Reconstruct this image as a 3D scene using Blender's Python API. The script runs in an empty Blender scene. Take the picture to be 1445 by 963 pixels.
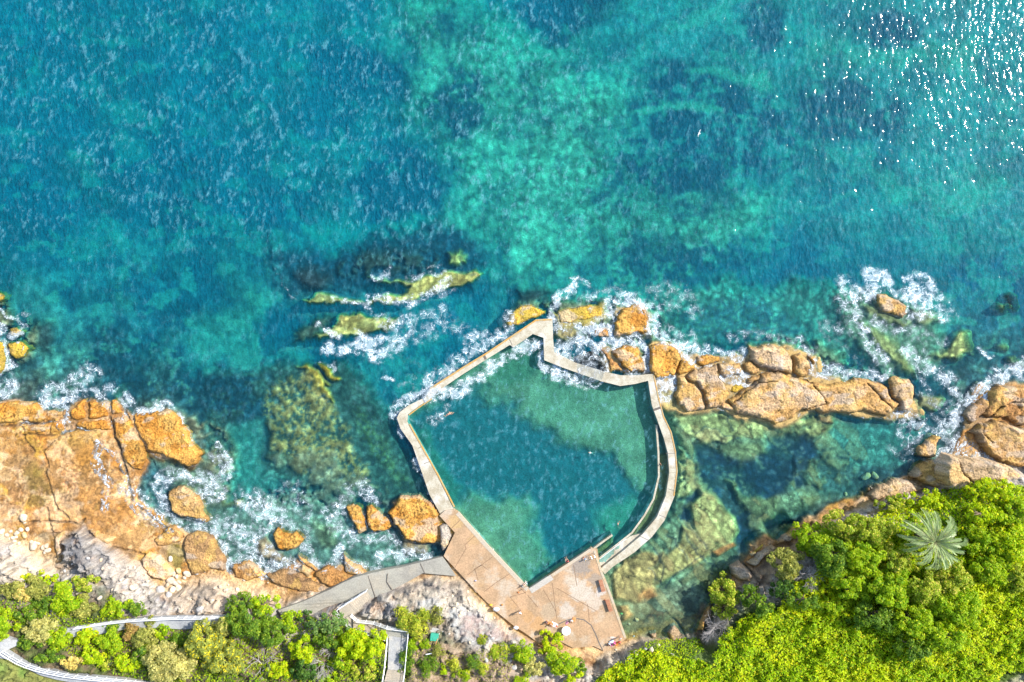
import bpy, bmesh, math, random
import numpy as np
from mathutils import Vector, Matrix
from mathutils.geometry import tessellate_polygon
SC = bpy.context.scene
COL = SC.collection
R = math.radians
H = 120.42                      # camera height in metres
CX, CY = 722.5, 481.5
rng = np.random.default_rng(7)
random.seed(7)

# ------------------------------------------------------------------ traced outlines -> metres
TILES = {1:(0,520,4.011),2:(0,723,4.011),3:(300,723,4.011),4:(560,723,4.011),5:(820,723,4.011),6:(1085,723,4.011),
         7:(300,500,4.011),8:(540,440,4.011),9:(820,400,4.011),10:(1085,370,4.011),11:(820,560,4.011),12:(1085,520,4.011),
         13:(620,380,4.011),14:(380,320,4.011),15:(0,0,2.0014),16:(722,0,2.0),17:(0,360,6.017),18:(440,800,6.017),
         19:(0,843,8.022),20:(690,780,6.876),21:(1240,480,7.03),22:(1205,0,6.017)}
def T(t, pts):
    if t == 0: return [tuple(map(float, p)) for p in pts]
    a, b, f = TILES[t]
    return [(a+x/f, b+y/f) for x, y in pts]
def P(u, v, z=0.0):
    k = (H-z)/H/8.0
    return Vector(((u-CX)*k, (CY-v)*k, z))

# ------------------------------------------------------------------ noise
_tab = np.random.default_rng(3).random((256, 256)).astype(np.float32)
def vnoise(x, y):
    xi = np.floor(x).astype(np.int32); yi = np.floor(y).astype(np.int32)
    fx = (x-xi).astype(np.float32); fy = (y-yi).astype(np.float32)
    fx = fx*fx*(3-2*fx); fy = fy*fy*(3-2*fy)
    x0 = xi & 255; x1 = (xi+1) & 255; y0 = yi & 255; y1 = (yi+1) & 255
    a = _tab[y0, x0]; b = _tab[y0, x1]; c = _tab[y1, x0]; d = _tab[y1, x1]
    return (a+(b-a)*fx) + ((c+(d-c)*fx)-(a+(b-a)*fx))*fy
def fbm(x, y, octv=4, seed=0, gain=0.5):
    s = np.zeros(np.shape(x), np.float32); a = 1.0; t = 0.0
    c, sn = math.cos(.6), math.sin(.6)
    x = x+seed*17.31; y = y-seed*9.77
    for _ in range(octv):
        s += a*vnoise(x, y); t += a; a *= gain
        x, y = (x*c-y*sn)*2.03+13.1, (x*sn+y*c)*2.03+7.7
    return s/t                                    # 0..1, mean .5
def worley(x, y, seed=0):
    xi = np.floor(x).astype(np.int32); yi = np.floor(y).astype(np.int32)
    f1 = np.full(x.shape, 9.0, np.float32); f2 = f1.copy(); idr = np.zeros(x.shape, np.float32)
    for dx in (-1, 0, 1):
        for dy in (-1, 0, 1):
            cx = xi+dx; cy = yi+dy
            jx = _tab[(cy+seed) & 255, (cx+31) & 255]; jy = _tab[(cy+97) & 255, (cx+seed+11) & 255]
            d = np.sqrt((cx+jx-x)**2+(cy+jy-y)**2).astype(np.float32)
            m = d < f1
            f2 = np.where(m, f1, np.minimum(f2, d)); idr = np.where(m, _tab[(cy+5+seed) & 255, (cx+55) & 255], idr)
            f1 = np.where(m, d, f1)
    return f1, f2, idr
def sm(a, b, x):
    t = np.clip((x-a)/(b-a), 0, 1); return t*t*(3-2*t)
def sdf_poly(poly, x, y):
    p = np.array(poly, np.float32); n = len(p)
    d = np.full(x.shape, 1e12, np.float32); ins = np.zeros(x.shape, bool)
    for i in range(n):
        ax, ay = p[i]; bx, by = p[(i+1) % n]
        ex, ey = bx-ax, by-ay; L = ex*ex+ey*ey+1e-9
        t = np.clip(((x-ax)*ex+(y-ay)*ey)/L, 0, 1)
        d = np.minimum(d, (x-ax-t*ex)**2+(y-ay-t*ey)**2)
        if ay != by:
            c = ((ay > y) != (by > y)) & (x < (bx-ax)*(y-ay)/(by-ay)+ax)
            ins ^= c
    d = np.sqrt(d); return np.where(ins, d, -d)
def dist_line(pts, x, y):
    p = np.array(pts, np.float32); d = np.full(x.shape, 1e12, np.float32)
    if len(p) == 1: return np.sqrt((x-p[0, 0])**2+(y-p[0, 1])**2)
    for i in range(len(p)-1):
        ax, ay = p[i]; bx, by = p[i+1]; ex, ey = bx-ax, by-ay; L = ex*ex+ey*ey+1e-9
        t = np.clip(((x-ax)*ex+(y-ay)*ey)/L, 0, 1)
        d = np.minimum(d, (x-ax-t*ex)**2+(y-ay-t*ey)**2)
    return np.sqrt(d)

# ------------------------------------------------------------------ survey maps (height and ground colour), 1.4 px = 0.175 m
ST = 1.4; M0 = 240
gu = np.arange(-M0, 1445+M0, ST, dtype=np.float32); gv = np.arange(-M0, 963+M0, ST, dtype=np.float32)
U, V = np.meshgrid(gu, gv)
NB = fbm(U/60, V/60, 4, 1); NM = fbm(U/22, V/22, 4, 2); NF = fbm(U/7, V/7, 4, 3); NX = fbm(U/2.6, V/2.6, 2, 4)
W1x = (fbm(U/14, V/14, 4, 5)-.5); W1y = (fbm(U/14, V/14, 4, 6)-.5)
W2x = (fbm(U/50, V/50, 4, 7)-.5); W2y = (fbm(U/50, V/50, 4, 8)-.5)
UW, VW = U+W1x*14, V+W1y*14            # ragged edges
UL, VL = U+W1x*22+W2x*50, V+W1y*22+W2y*50   # very loose edges
def win(pts, pad):
    p = np.array(pts); i0 = int(max(0, (p[:, 0].min()-pad+M0)/ST)); i1 = int(min(len(gu), (p[:, 0].max()+pad+M0)/ST+2))
    j0 = int(max(0, (p[:, 1].min()-pad+M0)/ST)); j1 = int(min(len(gv), (p[:, 1].max()+pad+M0)/ST+2))
    return (slice(j0, j1), slice(i0, i1))
def mask(poly, soft=4, w=1):
    s = win(poly, soft+ (8, 16, 45)[w])
    x, y = ((U, V), (UW, VW), (UL, VL))[w]
    d = sdf_poly(poly, x[s], y[s])
    return s, sm(-soft, soft, d)
C = np.array

LAND = [(-400,575),(0,570),(30,564),(60,577),(88,592),(103,568),(150,566),(168,572),(186,588),(235,580),(258,598),(270,634),(288,652),
 (268,662),(235,652),(212,646),(203,668),(192,695),(205,715),(232,732),(262,752),(300,757),(316,782),(320,806),(340,796),(362,800),
 (380,812),(400,802),(425,790),(450,806),(480,800),(512,808),(545,806),(590,798),(632,790),(632,760),(600,765),(575,765),(560,740),(556,712),(575,700),(600,708),(632,736),(700,790),(740,850),(790,830),(845,820),
 (868,860),(880,892),(905,888),(950,878),(985,868),(1002,850),(1008,820),(1034,800),(1060,768),(1090,748),(1140,733),(1190,706),
 (1250,682),(1290,668),(1318,655),(1335,648),(1345,640),(1350,620),(1388,592),(1372,575),(1375,560),(1402,548),(1445,546),(1900,540),(1900,1400),(-400,1400)]
SDL = sdf_poly(LAND, UW, VW)
HILL = [(-400,745),(0,752),(35,772),(78,800),(84,760),(118,742),(160,770),(205,800),(225,830),(262,826),(300,815),(340,832),(400,846),(480,822),(530,830),(556,822),
 (620,810),(652,822),(690,862),(728,890),(765,918),(800,925),(835,936),(852,926),(900,905),(950,888),(1000,878),(1030,850),(1052,815),(1100,775),(1150,745),(1200,718),
 (1260,694),(1300,690),(1330,670),(1350,650),(1400,640),(1445,640),(1900,620),(1900,1400),(-400,1400)]
SDH = sdf_poly(HILL, UW, VW)
# height
dsea = np.clip(-SDL, 0, 900)
HT = -(0.5+4.1*(1-np.exp(-dsea/150.)))+(NB-.5)*1.6
land = 0.28+0.35*sm(0, 60, SDL)+(NM-.5)*.35+(NF-.5)*.22
ramp = np.clip(SDH, 0, 400)
hill = 2.1*sm(0, 12, ramp)+2.6*sm(6, 60, ramp)+3.2*sm(60, 260, ramp)
HSMOOTH = .63+hill
rough = sm(-5, 10, SDH)
b1, b2, idb = worley(UW/13, VW/8, 17); c1_, c2_, idc = worley(U/5+W1x*1.5, V/3.4+W1y*1.5, 27)
land = land+hill+rough*((NM-.5)*1.3+(idb-.5)*.9+(idc-.5)*.45-.35*sm(.12, .02, b2-b1))
k = sm(-7, 3, SDL)
HT = HT*(1-k)+land*k
# colour (linear albedo)
SAND = C((.22,.27,.19)); KELP = C((.010,.040,.075)); REEFG = C((.10,.13,.07)); ALGA = C((.42,.36,.035)); TAN = C((.42,.24,.085))
f1, f2, idr = worley(UW/9, VW/9, 3)
g1, g2, idg = worley(U/17+W1x*.6, V/17+W1y*.6, 9)
cob = np.clip(1.15-1.25*f1, 0, 1)*(.35+.65*idr)
cob2 = np.clip(1.1-1.1*g1, 0, 1)*(.3+.7*idg)
sea = sm(.36, .66, NB*.55+NM*.3+NF*.15)
t = (.14+.62*sea)[..., None]
CL = KELP*(1-t)+SAND*t
CL *= ((.45+1.1*NF)*(.78+.5*cob2))[..., None]
def mix(s, m, col, amt=1.0):
    m = (m*amt)[..., None]; CL[s] = CL[s]*(1-m)+col*m
def seth(s, m, h):
    HT[s] = HT[s]*(1-m)+h*m
def patch(t, pts, col, h=None, soft=4, w=1, amt=1.0, tex=None, var=.7):
    s, m = mask(T(t, pts), soft, w)
    v = (1-var*.5+var*NF[s])
    if tex == 'cob': v = .16+1.7*np.maximum(cob[s]*.9, cob2[s])*(.6+.8*NM[s])
    elif tex == 'mot':                      # broken, see-through cover
        m = m*sm(.43, .53, NF[s]*.42+NM[s]*.2+NX[s]*.38)
    elif tex == 'mot2':
        m = m*sm(.38, .5, NF[s]*.35+NX[s]*.65)
    elif tex == 'loose':
        m = m*sm(.36, .56, NM[s]*.6+NF[s]*.4)
    elif tex == 'strata':
        q = fbm(U[s]*.045+V[s]*.02, (U[s]*-.75+V[s]*.62)*.25, 3, 12); v = .45+1.15*q
    mix(s, m, (C(col)*v[..., None]), amt)
    if h is not None: seth(s, blur3(m) if tex in ('mot', 'mot2') else m, h+(NF[s]-.5)*.25)
def blur3(A):
    for _ in range(6):
        A = (A+np.roll(A, 1, 0)+np.roll(A, -1, 0))/3; A = (A+np.roll(A, 1, 1)+np.roll(A, -1, 1))/3
    return A*.6
def bed_detail():
    # rubble, gullies and weed tufts all over the near-shore floor
    s = (slice(None), slice(None)); sh = sm(-3.2, -1.2, HT)*(SDL < 0)
    d = 1.0*(.72+.56*idr)*(.55+.9*sm(.55, .1, f1))*(.6+.8*fbm(U/4, V/4, 3, 81))*(1-.5*sm(.55, .62, fbm(UW/15, VW/15, 4, 82)))
    CL[...] = CL*(1+sh*(d-1)*.8)[..., None]
S2 = (.31,.38,.21)
# --- open sea floor
def sea_floor():
    patch(15, [(-500,-500),(700,-500),(1080,-500),(1120,60),(1060,300),(820,420),(700,640),(640,760),(380,700),(300,800),(-500,800)], (.03,.13,.14), None, 40, 2, .45)
    patch(15, [(1100,-60),(1300,-60),(1460,60),(1700,100),(1760,300),(1600,560),(1560,800),(1440,760),(1250,640),(1240,450),(1180,330),(1150,150)], S2, -2.9, 40, 2, .9, 'cob')
    patch(15, [(820,60),(1000,20),(1180,100),(1190,190),(1020,200),(880,150)], (.10,.2,.13), None, 20, 2, .5)
    patch(15, [(850,130),(1060,120),(1170,190),(1190,270),(1050,270),(930,240)], KELP, None, 14, 2, .7)
    patch(15, [(1040,470),(1150,420),(1240,470),(1220,600),(1090,630),(1010,570)], KELP, None, 12, 2, .8)
    patch(15, [(1240,200),(1340,200),(1370,300),(1300,400),(1220,330)], KELP, None, 8, 2, .7, 'loose')
    patch(15, [(200,640),(300,620),(330,700),(210,730)], (.12,.25,.16), None, 18, 2, .5)
    patch(15, [(860,640),(1000,620),(1200,600),(1260,640),(1180,660),(1040,690),(900,730)], (.16,.32,.18), None, 12, 2, .7)
    patch(15, [(-200,330),(180,380),(220,620),(180,720),(-200,760)], (.015,.06,.09), None, 30, 2, .7)
    patch(15, [(280,390),(600,400),(650,600),(540,700),(320,620)], (.012,.055,.08), None, 26, 2, .65)
    patch(15, [(620,860),(700,790),(760,800),(735,900),(740,990),(560,1040),(540,960)], (.15,.26,.17), -2.8, 16, 2, .9)
    # right half
    patch(16, [(150,-200),(1700,-200),(1700,700),(1300,800),(1000,700),(800,620),(500,600),(300,560),(200,300)], (.13,.25,.19), -3.3, 50, 2, .85)
    patch(16, [(0,250),(330,200),(320,520),(540,520),(760,560),(760,680),(500,800),(0,830)], S2, -2.7, 40, 2, .9, 'cob')
    patch(16, [(830,100),(1100,130),(1300,100),(1300,190),(1000,190),(820,170)], S2, None, 10, 2, .7)
    patch(16, [(60,-60),(300,-60),(260,70),(130,130),(50,60)], KELP, None, 10, 2, .75)
    patch(16, [(330,330),(400,215),(560,190),(650,230),(740,300),(760,400),(700,480),(560,540),(400,560),(310,500)], (.010,.042,.06), None, 12, 2, .6, 'loose')
    patch(16, [(430,290),(520,285),(600,305),(600,318),(500,308),(430,310),(360,330),(340,318)], S2, None, 4, 1, .9)
    patch(16, [(490,200),(560,185),(650,212),(715,205),(735,250),(700,262),(650,232),(560,215)], S2, None, 5, 1, .85)
    patch(16, [(620,330),(720,335),(700,365),(600,350)], S2, None, 5, 1, .6, 'cob')
    patch(16, [(340,300),(480,180),(700,200),(800,330),(830,420),(760,520),(560,600),(330,620),(230,560),(280,430)], (.015,.06,.085), None, 12, 2, .75, 'loose')
    patch(16, [(760,300),(900,350),(1100,380),(1140,440),(1000,560),(840,560),(760,450)], (.02,.08,.11), None, 14, 2, .7, 'loose')
    patch(16, [(790,240),(960,235),(1120,290),(1135,370),(1000,400),(850,380),(790,310)], KELP, None, 12, 2, .6, 'loose')
    patch(16, [(960,70),(1050,15),(1165,50),(1130,120),(1000,115)], KELP, None, 10, 2, .6, 'loose')
    patch(16, [(640,80),(700,-20),(760,20),(760,80),(690,140)], KELP, None, 8, 2, .8)
    patch(16, [(780,20),(940,-10),(960,60),(840,70)], (.04,.1,.1), None, 8, 2, .7)
    patch(16, [(400,60),(600,20),(640,50),(440,110)], S2, None, 8, 2, .55)
    patch(16, [(620,640),(760,700),(900,720),(1060,700),(1250,740),(1500,760),(1500,840),(1000,800),(700,860),(200,800),(160,740),(400,720)], (.02,.08,.10), None, 16, 2, .8, 'loose')
    patch(16, [(960,500),(1300,470),(1440,540),(1300,600),(1060,560)], S2, None, 10, 2, .6)
    patch(16, [(1200,720),(1445,700),(1500,960),(1330,960),(1230,850)], (.015,.06,.11), None, 12, 2, .75, 'loose')
sea_floor()
bv = fbm(UL/55, VL/42, 5, 101); CL *= (.72+.5*sm(.38, .60, bv))[..., None]
bw = sm(.56, .64, fbm(UW/26, VW/20, 4, 102))[..., None]*.35; CL = CL*(1-bw)+C((.02,.075,.11))*bw
bw = sm(.58, .66, fbm(UW/24, VW/18, 4, 103))[..., None]*.45; CL = CL*(1-bw)+C((.30,.40,.24))*bw
for tt, pp, am in ((16,[(330,330),(400,215),(560,190),(650,230),(740,300),(760,400),(700,480),(560,540),(400,560),(310,500)],.75),(16,[(790,240),(960,235),(1120,290),(1135,370),(1000,400),(850,380),(790,310)],.8),(16,[(960,70),(1050,15),(1165,50),(1130,120),(1000,115)],.9),
    (16,[(640,80),(700,-20),(760,20),(760,80),(690,140)],.7),(16,[(60,-60),(300,-60),(260,70),(130,130),(50,60)],.7),(15,[(1040,470),(1150,420),(1240,470),(1220,600),(1090,630),(1010,570)],.75),(15,[(850,130),(1060,120),(1170,190),(1190,270),(1050,270),(930,240)],.65),(15,[(1200,60),(1340,20),(1380,90),(1290,140),(1210,120)],.6),
    (15,[(1240,200),(1340,190),(1390,300),(1320,400),(1220,340)],.65),(16,[(250,690),(430,640),(520,720),(900,690),(1010,760),(880,800),(500,800),(260,790)],.6),(15,[(330,0),(520,-40),(600,60),(420,120)],.4),(15,[(300,420),(560,430),(600,560),(400,600)],.4)):
    patch(tt, pp, (.008,.035,.060), None, 13, 2, min(1, am*1.15), 'loose', 1.1)
patch(16, [(430,290),(520,285),(600,305),(600,318),(500,308),(430,310),(360,330),(340,318)], S2, None, 4, 1, .9)
patch(16, [(490,200),(560,185),(650,212),(715,205),(735,250),(700,262),(650,232),(560,215)], S2, None, 5, 1, .8)
# --- near-shore floor
def near_floor():
    patch(14, [(0,120),(80,200),(380,120),(520,80),(700,30),(1000,-20),(1200,80),(1240,200),(1160,300),(900,300),(560,420),(300,440),(120,380),(20,260)], (.018,.060,.095), -1.9, 16, 2, .92)
    patch(14, [(360,240),(520,140),(720,130),(960,150),(1040,190),(1000,250),(760,270),(560,290),(420,300)], (.06,.075,.055), -1.0, 10, 1, .8, 'loose')
    patch(14, [(130,260),(260,230),(350,290),(320,350),(190,330)], (.08,.065,.06), -1.0, 8, 1, .7)
    patch(14, [(560,285),(700,302),(830,300),(900,275),(1050,250),(1175,243),(1215,270),(1150,312),(1030,350),(950,382),(830,420),(720,437),(530,440),(600,395),(770,380),(785,330),(700,315)], (.50,.46,.13), -.18, 3, 1, 1)
    patch(14, [(1000,160),(1070,135),(1130,160),(1110,205),(1020,205)], (.34,.36,.10), -.5, 4, 1, .9)
    patch(14, [(190,420),(290,370),(360,385),(480,405),(530,430),(500,440),(380,425),(220,445)], (.42,.41,.13), -.3, 3, 1, .95)
    patch(14, [(250,625),(340,575),(400,510),(430,487),(520,492),(600,508),(742,518),(745,545),(640,590),(540,612),(400,625),(280,642)], (.47,.46,.14), -.16, 3, 1, 1)
    patch(14, [(420,495),(500,500),(560,610),(480,600),(400,560)], (.40,.34,.09), -.2, 4, 1, .8, 'loose')
    patch(14, [(140,600),(260,520),(380,490),(330,570),(240,650),(150,660)], (.10,.14,.09), -.7, 8, 1, .7)
    # reef west of the pool
    patch(7, [(-40,120),(200,110),(430,30),(560,60),(760,40),(900,160),(1030,420),(1200,700),(1240,830),(900,820),(500,760),(120,640),(-40,640)], (.07,.12,.085), -1.2, 10, 1, .9)
    patch(7, [(-40,120),(330,110),(350,330),(300,560),(120,520),(-60,420)], (.012,.045,.07), -1.6, 12, 1, .85, 'loose')
    patch(7, [(280,330),(320,200),(480,110),(560,90),(640,190),(700,310),(775,420),(790,545),(860,640),(915,745),(700,765),(560,700),(450,660),(430,580),(340,560),(330,430)], (.42,.28,.085), -.3, 6, 1, .97, 'mot')
    patch(7, [(420,600),(560,540),(700,560),(720,660),(560,700),(450,670)], (.22,.24,.13), -.5, 6, 1, .8, 'loose')
    patch(7, [(300,590),(400,560),(410,620),(360,650)], (.2,.24,.14), -.5, 4, 1, .8)
    patch(7, [(470,70),(520,60),(600,110),(640,180),(690,280),(640,260),(580,170),(560,110)], (.42,.33,.05), -.18, 3, 1, .95)
    patch(7, [(598,50),(655,60),(728,150),(705,164),(640,112)], (.46,.38,.04), -.05, 2, 1, 1)
    patch(7, [(632,140),(682,182),(668,190),(630,155)], (.42,.34,.05), -.1, 2, 1, 1)
    patch(7, [(800,280),(880,340),(1000,540),(1050,660),(1150,740),(1060,740),(900,560),(820,420)], (.12,.18,.06), -1.1, 8, 1, .75, 'mot2')
    patch(7, [(100,400),(200,460),(330,640),(420,700),(200,840),(60,820),(80,560)], (.16,.28,.20), -1.5, 12, 1, .85)
    patch(7, [(120,820),(165,820),(165,865),(125,865)], (.4,.4,.10), -.4, 2, 1, 1)
    patch(1, [(1000,250),(1250,290),(1400,500),(1320,640),(1250,900),(1100,640),(1180,500)], (.26,.23,.12), -.35, 8, 1, .8, 'loose')
    patch(1, [(830,480),(900,560),(960,640),(940,860),(1300,900),(1250,600),(1100,560)], (.24,.26,.16), -.6, 8, 1, .85)
    patch(1, [(1250,740),(1380,740),(1360,785),(1260,780)], (.3,.33,.10), -.5, 3, 1, .7, 'loose')
    patch(7, [(420,740),(620,640),(900,720),(1000,800),(980,1000),(600,1000),(200,1000),(180,840)], (.27,.27,.17), -.7, 10, 1, .75, 'loose')
    patch(3, [(-40,-40),(330,-40),(740,-40),(830,100),(1060,130),(1220,250),(1000,320),(880,340),(730,250),(560,300),(380,220),(200,300),(60,200)], (.25,.31,.22), -.8, 8, 1, .8)
    patch(3, [(560,40),(720,80),(700,200),(590,190)], (.22,.27,.13), -.6, 6, 1, .8, 'cob')
    patch(3, [(250,180),(300,150),(330,190),(400,220),(470,280),(380,300),(270,250)], (.33,.24,.12), -.1, 4, 1, .8)
    patch(3, [(1030,70),(1100,150),(1230,200),(1230,260),(1080,215),(1060,140)], (.34,.26,.15), -.12, 4, 1, .9)
    # left edge
    patch(17, [(-300,260),(0,300),(110,480),(330,560),(330,700),(280,860),(120,960),(-300,1000)], (.28,.23,.11), -.4, 8, 1, .85, 'loose')
    patch(17, [(280,560),(460,590),(440,840),(300,800)], (.05,.07,.06), -1.0, 8, 1, .8)
    patch(17, [(780,560),(1100,580),(1060,860),(900,960),(800,860)], (.03,.06,.07), -1.3, 14, 1, .8, 'mot2')
    patch(1, [(700,60),(1100,40),(1440,60),(1440,300),(1250,280),(1000,180),(720,130)], (.02,.055,.075), -1.4, 12, 1, .85, 'mot2')
    patch(1, [(1320,330),(1500,280),(1500,700),(1330,640)], (.15,.25,.17), -2.0, 10, 1, .8)
    # north rocks of the pool
    patch(13, [(330,330),(440,180),(620,150),(900,160),(1250,180),(1444,300),(1444,620),(1200,620),(640,480),(640,290),(560,260)], (.30,.27,.13), -.5, 10, 1, .8, 'loose')
    patch(13, [(440,130),(600,90),(660,120),(560,190),(460,190)], (.05,.06,.06), -1.2, 8, 1, .8)
    patch(13, [(650,300),(760,300),(800,380),(700,400),(650,380)], (.36,.27,.10), -.08, 5, 1, .9)
    # cobbled floor north-east of the pool
    patch(9, [(380,0),(1500,0),(1500,400),(900,340),(640,380),(400,280)], (.16,.27,.17), -2.0, 16, 2, .8, 'cob')
    patch(9, [(500,160),(1000,60),(1300,300),(1000,340),(600,300)], (.05,.12,.16), None, 10, 1, .6, 'mot2')
    patch(10, [(0,430),(260,420),(420,520),(560,620),(400,680),(250,680),(100,560)], (.26,.27,.13), -.7, 8, 1, .85, 'loose')
    patch(10, [(360,160),(600,160),(960,300),(1000,480),(900,640),(640,640),(420,440)], (.22,.26,.14), -1.0, 12, 1, .8)
    patch(10, [(510,340),(620,370),(720,450),(830,620),(830,660),(720,590),(600,470)], (.36,.36,.12), -.35, 5, 1, .95)
    patch(10, [(530,250),(620,260),(800,340),(760,370),(640,330),(550,310)], (.33,.31,.12), -.25, 5, 1, .9)
    patch(10, [(780,240),(920,280),(960,350),(840,350)], (.32,.31,.12), -.3, 5, 1, .9)
    patch(10, [(920,540),(1010,470),(1060,390),(1120,395),(1140,520),(1060,550)], (.36,.33,.10), -.4, 4, 1, .95, 'cob')
    for cc in ([(1290,230),(1340,230),(1335,280),(1290,280)], [(1300,470),(1340,470),(1340,500),(1300,500)], [(1400,560),(1460,555),(1460,600),(1410,590)], [(1340,180),(1370,170),(1400,290),(1360,260)], [(1360,530),(1390,530),(1400,580),(1360,560)]):
        patch(10, cc, (.36,.35,.10), -.6, 4, 1, .85)
    patch(10, [(850,740),(950,750),(990,780),(920,850),(840,830)], (.30,.26,.10), -.2, 4, 1, .9)
    # eastern lagoon
    LAG = [(440,0),(900,100),(1444,130),(1800,260),(1560,520),(1250,640),(960,820),(850,960),(700,1400),(150,1340),(110,960),(400,780),(560,520),(560,300)]
    patch(11, LAG, (.22,.25,.13), -.85, 12, 1, 1)
    patch(12, [(330,330),(640,280),(900,330),(800,480),(700,570),(400,560)], (.14,.27,.20), -1.5, 12, 1, .8)
    patch(12, [(300,420),(640,560),(700,600),(500,720),(300,720),(160,700),(200,500)], (.03,.07,.08), -1.3, 12, 1, .8, 'loose')
    Y1 = (.40,.375,.13)
    patch(11, [(530,50),(900,110),(1050,160),(1045,225),(900,232),(830,268),(700,262),(600,205),(540,130)], Y1, -.55, 4, 1, .9, None, 1.1)
    patch(11, [(620,150),(700,145),(740,185),(640,180)], (.34,.34,.12), -.4, 2, 1, .9)
    patch(11, [(620,200),(760,195),(850,230),(800,265),(690,250)], (.36,.30,.12), -.4, 2, 1, .9)
    patch(11, [(1080,150),(1250,90),(1444,100),(1400,200),(1240,230),(1120,210)], Y1, -.5, 5, 1, .85, 'loose')
    patch(12, [(275,265),(360,270),(355,320),(300,300)], (.4,.28,.11), -.1, 2, 1, .95)
    patch(11, [(770,285),(900,270),(1010,250),(1055,300),(960,385),(850,360),(790,330)], (.21,.24,.10), -.6, 4, 1, .9)
    patch(11, [(545,285),(600,300),(690,400),(690,540),(600,560),(550,600),(545,420)], Y1, -.5, 5, 1, .8, 'loose')
    DK = (.010,.028,.062)
    patch(11, [(650,265),(720,262),(800,330),(900,400),(950,385),(1050,320),(1090,210),(1180,205),(1290,250),(1340,340),(1210,350),(1205,430),(1120,540),(970,578),(900,560),(960,690),(980,800),(900,910),(880,700),(760,560),(670,480)], DK, -1.5, 7, 1, .8)
    patch(11, [(640,250),(820,300),(900,380),(1050,300),(1090,190),(1300,230),(1350,350),(1240,460),(1120,560),(970,600),(990,800),(900,930),(850,700),(740,560),(650,480)], DK, None, 7, 1, .85, 'loose')
    patch(11, [(500,720),(560,580),(650,540),(680,580),(610,720),(540,755)], DK, -1.4, 5, 1, .95, 'loose')
    patch(11, [(1030,700),(1150,655),(1215,715),(1120,800),(1050,790)], (.008,.018,.03), -1.5, 4, 1, .95)
    patch(11, [(1200,440),(1270,430),(1260,510),(1190,515)], DK, -1.4, 4, 1, .9)
    patch(11, [(820,480),(870,480),(920,560),(1080,570),(1130,600),(1090,690),(980,680),(880,560)], (.2,.22,.09), -.7, 4, 1, .85)
    patch(11, [(615,620),(700,530),(760,560),(820,640),(870,680),(892,760),(850,830),(760,900),(700,850),(640,740)], (.37,.38,.13), -.3, 3, 0, .95, 'strata')
    patch(11, [(575,730),(640,760),(740,890),(640,960),(520,880),(560,820)], (.36,.34,.12), -.3, 3, 0, .95, 'strata')
    patch(5, [(470,250),(580,170),(700,230),(700,260),(560,340),(450,400),(400,340)], (.38,.33,.11), -.25, 3, 0, .95, 'strata')
    patch(5, [(160,350),(220,290),(330,220),(470,240),(400,330),(430,400),(400,480),(330,520),(200,480)], (.42,.30,.10), -.28, 4, 1, .9, 'strata')
    patch(5, [(740,225),(800,195),(865,168),(876,186),(770,250)], (.42,.22,.06), -.02, 2, 0, .95)
    patch(5, [(560,390),(640,320),(720,262),(720,285),(640,370),(580,415)], (.2,.21,.09), -.4, 2, 0, .9)
    patch(5, [(200,520),(320,500),(440,430),(600,400),(720,400),(700,600),(480,600),(260,640)], (.14,.15,.09), -.5, 8, 1, .75)
    patch(5, [(300,430),(420,430),(440,480),(380,500),(320,490)], (.42,.20,.06), -.15, 4, 1, .85, 'loose')
    patch(5, [(215,540),(260,530),(290,600),(240,620)], (.40,.28,.09), -.1, 3, 1, .95)
    patch(5, [(640,320),(840,290),(850,340),(760,380),(720,500),(650,420)], (.10,.105,.045), -.5, 8, 1, .9)
    for a in ([(480,420),(560,330),(700,250)], [(400,200),(480,290),(440,400)], [(560,60),(640,200),(730,300)], [(380,330),(440,400)], [(600,60),(720,230)], [(500,130),(600,260)]):
        s = win(T(5, a), 8); d = dist_line(T(5, a), UW[s], VW[s]); m = sm(2.4, .6, d); mix(s, m, C((.02,.04,.05)), .75)
    for a in ([(620,186),(760,192),(900,232)], [(700,265),(830,262),(900,235)], [(830,110),(860,190)], [(640,350),(650,540)]):
        s = win(T(11, a), 8); d = dist_line(T(11, a), UW[s], VW[s]); m = sm(2.0, .5, d); mix(s, m, C((.02,.05,.06)), .7)
near_floor(); bed_detail()
# bedding joints in the drowned ledges east of the pool: long slabs running down to the right
ra, rb = (U*.67+V*.74), (U*.74-V*.67)
j1, j2, jid = worley(ra/52+W1x*.5, rb/13+W1y*.6, 110); q1, q2, qid = worley(ra/17+W1x*.4, rb/9+W1y*.4, 120)
s, m = mask(T(11, [(440,0),(900,100),(1444,130),(1700,260),(1500,480),(1250,640),(960,820),(850,960),(700,1400),(150,1340),(110,960),(400,780),(560,520),(560,300)]), 6, 0)
lum = CL[s].mean(-1); m = m*sm(.03, .09, lum)*(HT[s] < .05)
d = (.85+.55*jid[s])*(.85+.4*qid[s])*(1-.75*sm(.09, .02, (j2-j1)[s]))*(1-.35*sm(.07, .02, (q2-q1)[s]))
CL[s] = CL[s]*(1+m*(d-1))[..., None]; wm = (m*sm(.62, .8, jid[s])*.5)[..., None]; CL[s] = CL[s]*(1-wm)+C((.36,.24,.09))*wm
SHF = (.40,.27,.10)
patch(9, [(370,330),(480,310),(560,370),(640,400),(800,395),(930,400),(950,350),(1180,340),(1330,400),(1340,500),(1444,530),(1660,640),(1900,640),(1910,760),(1740,790),(1500,740),(1300,750),(1100,820),(900,770),(780,720),(560,740),(430,690),(400,560)], SHF, .10, 4, 1, .95, None, 1.0)
patch(9, [(80,350),(330,340),(390,500),(380,520),(150,510)], SHF, .08, 4, 1, .95, None, 1.0)
patch(13, [(640,240),(930,190),(950,270),(840,330),(700,330),(650,300)], (.44,.33,.07), -.03, 4, 1, .95)
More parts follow.
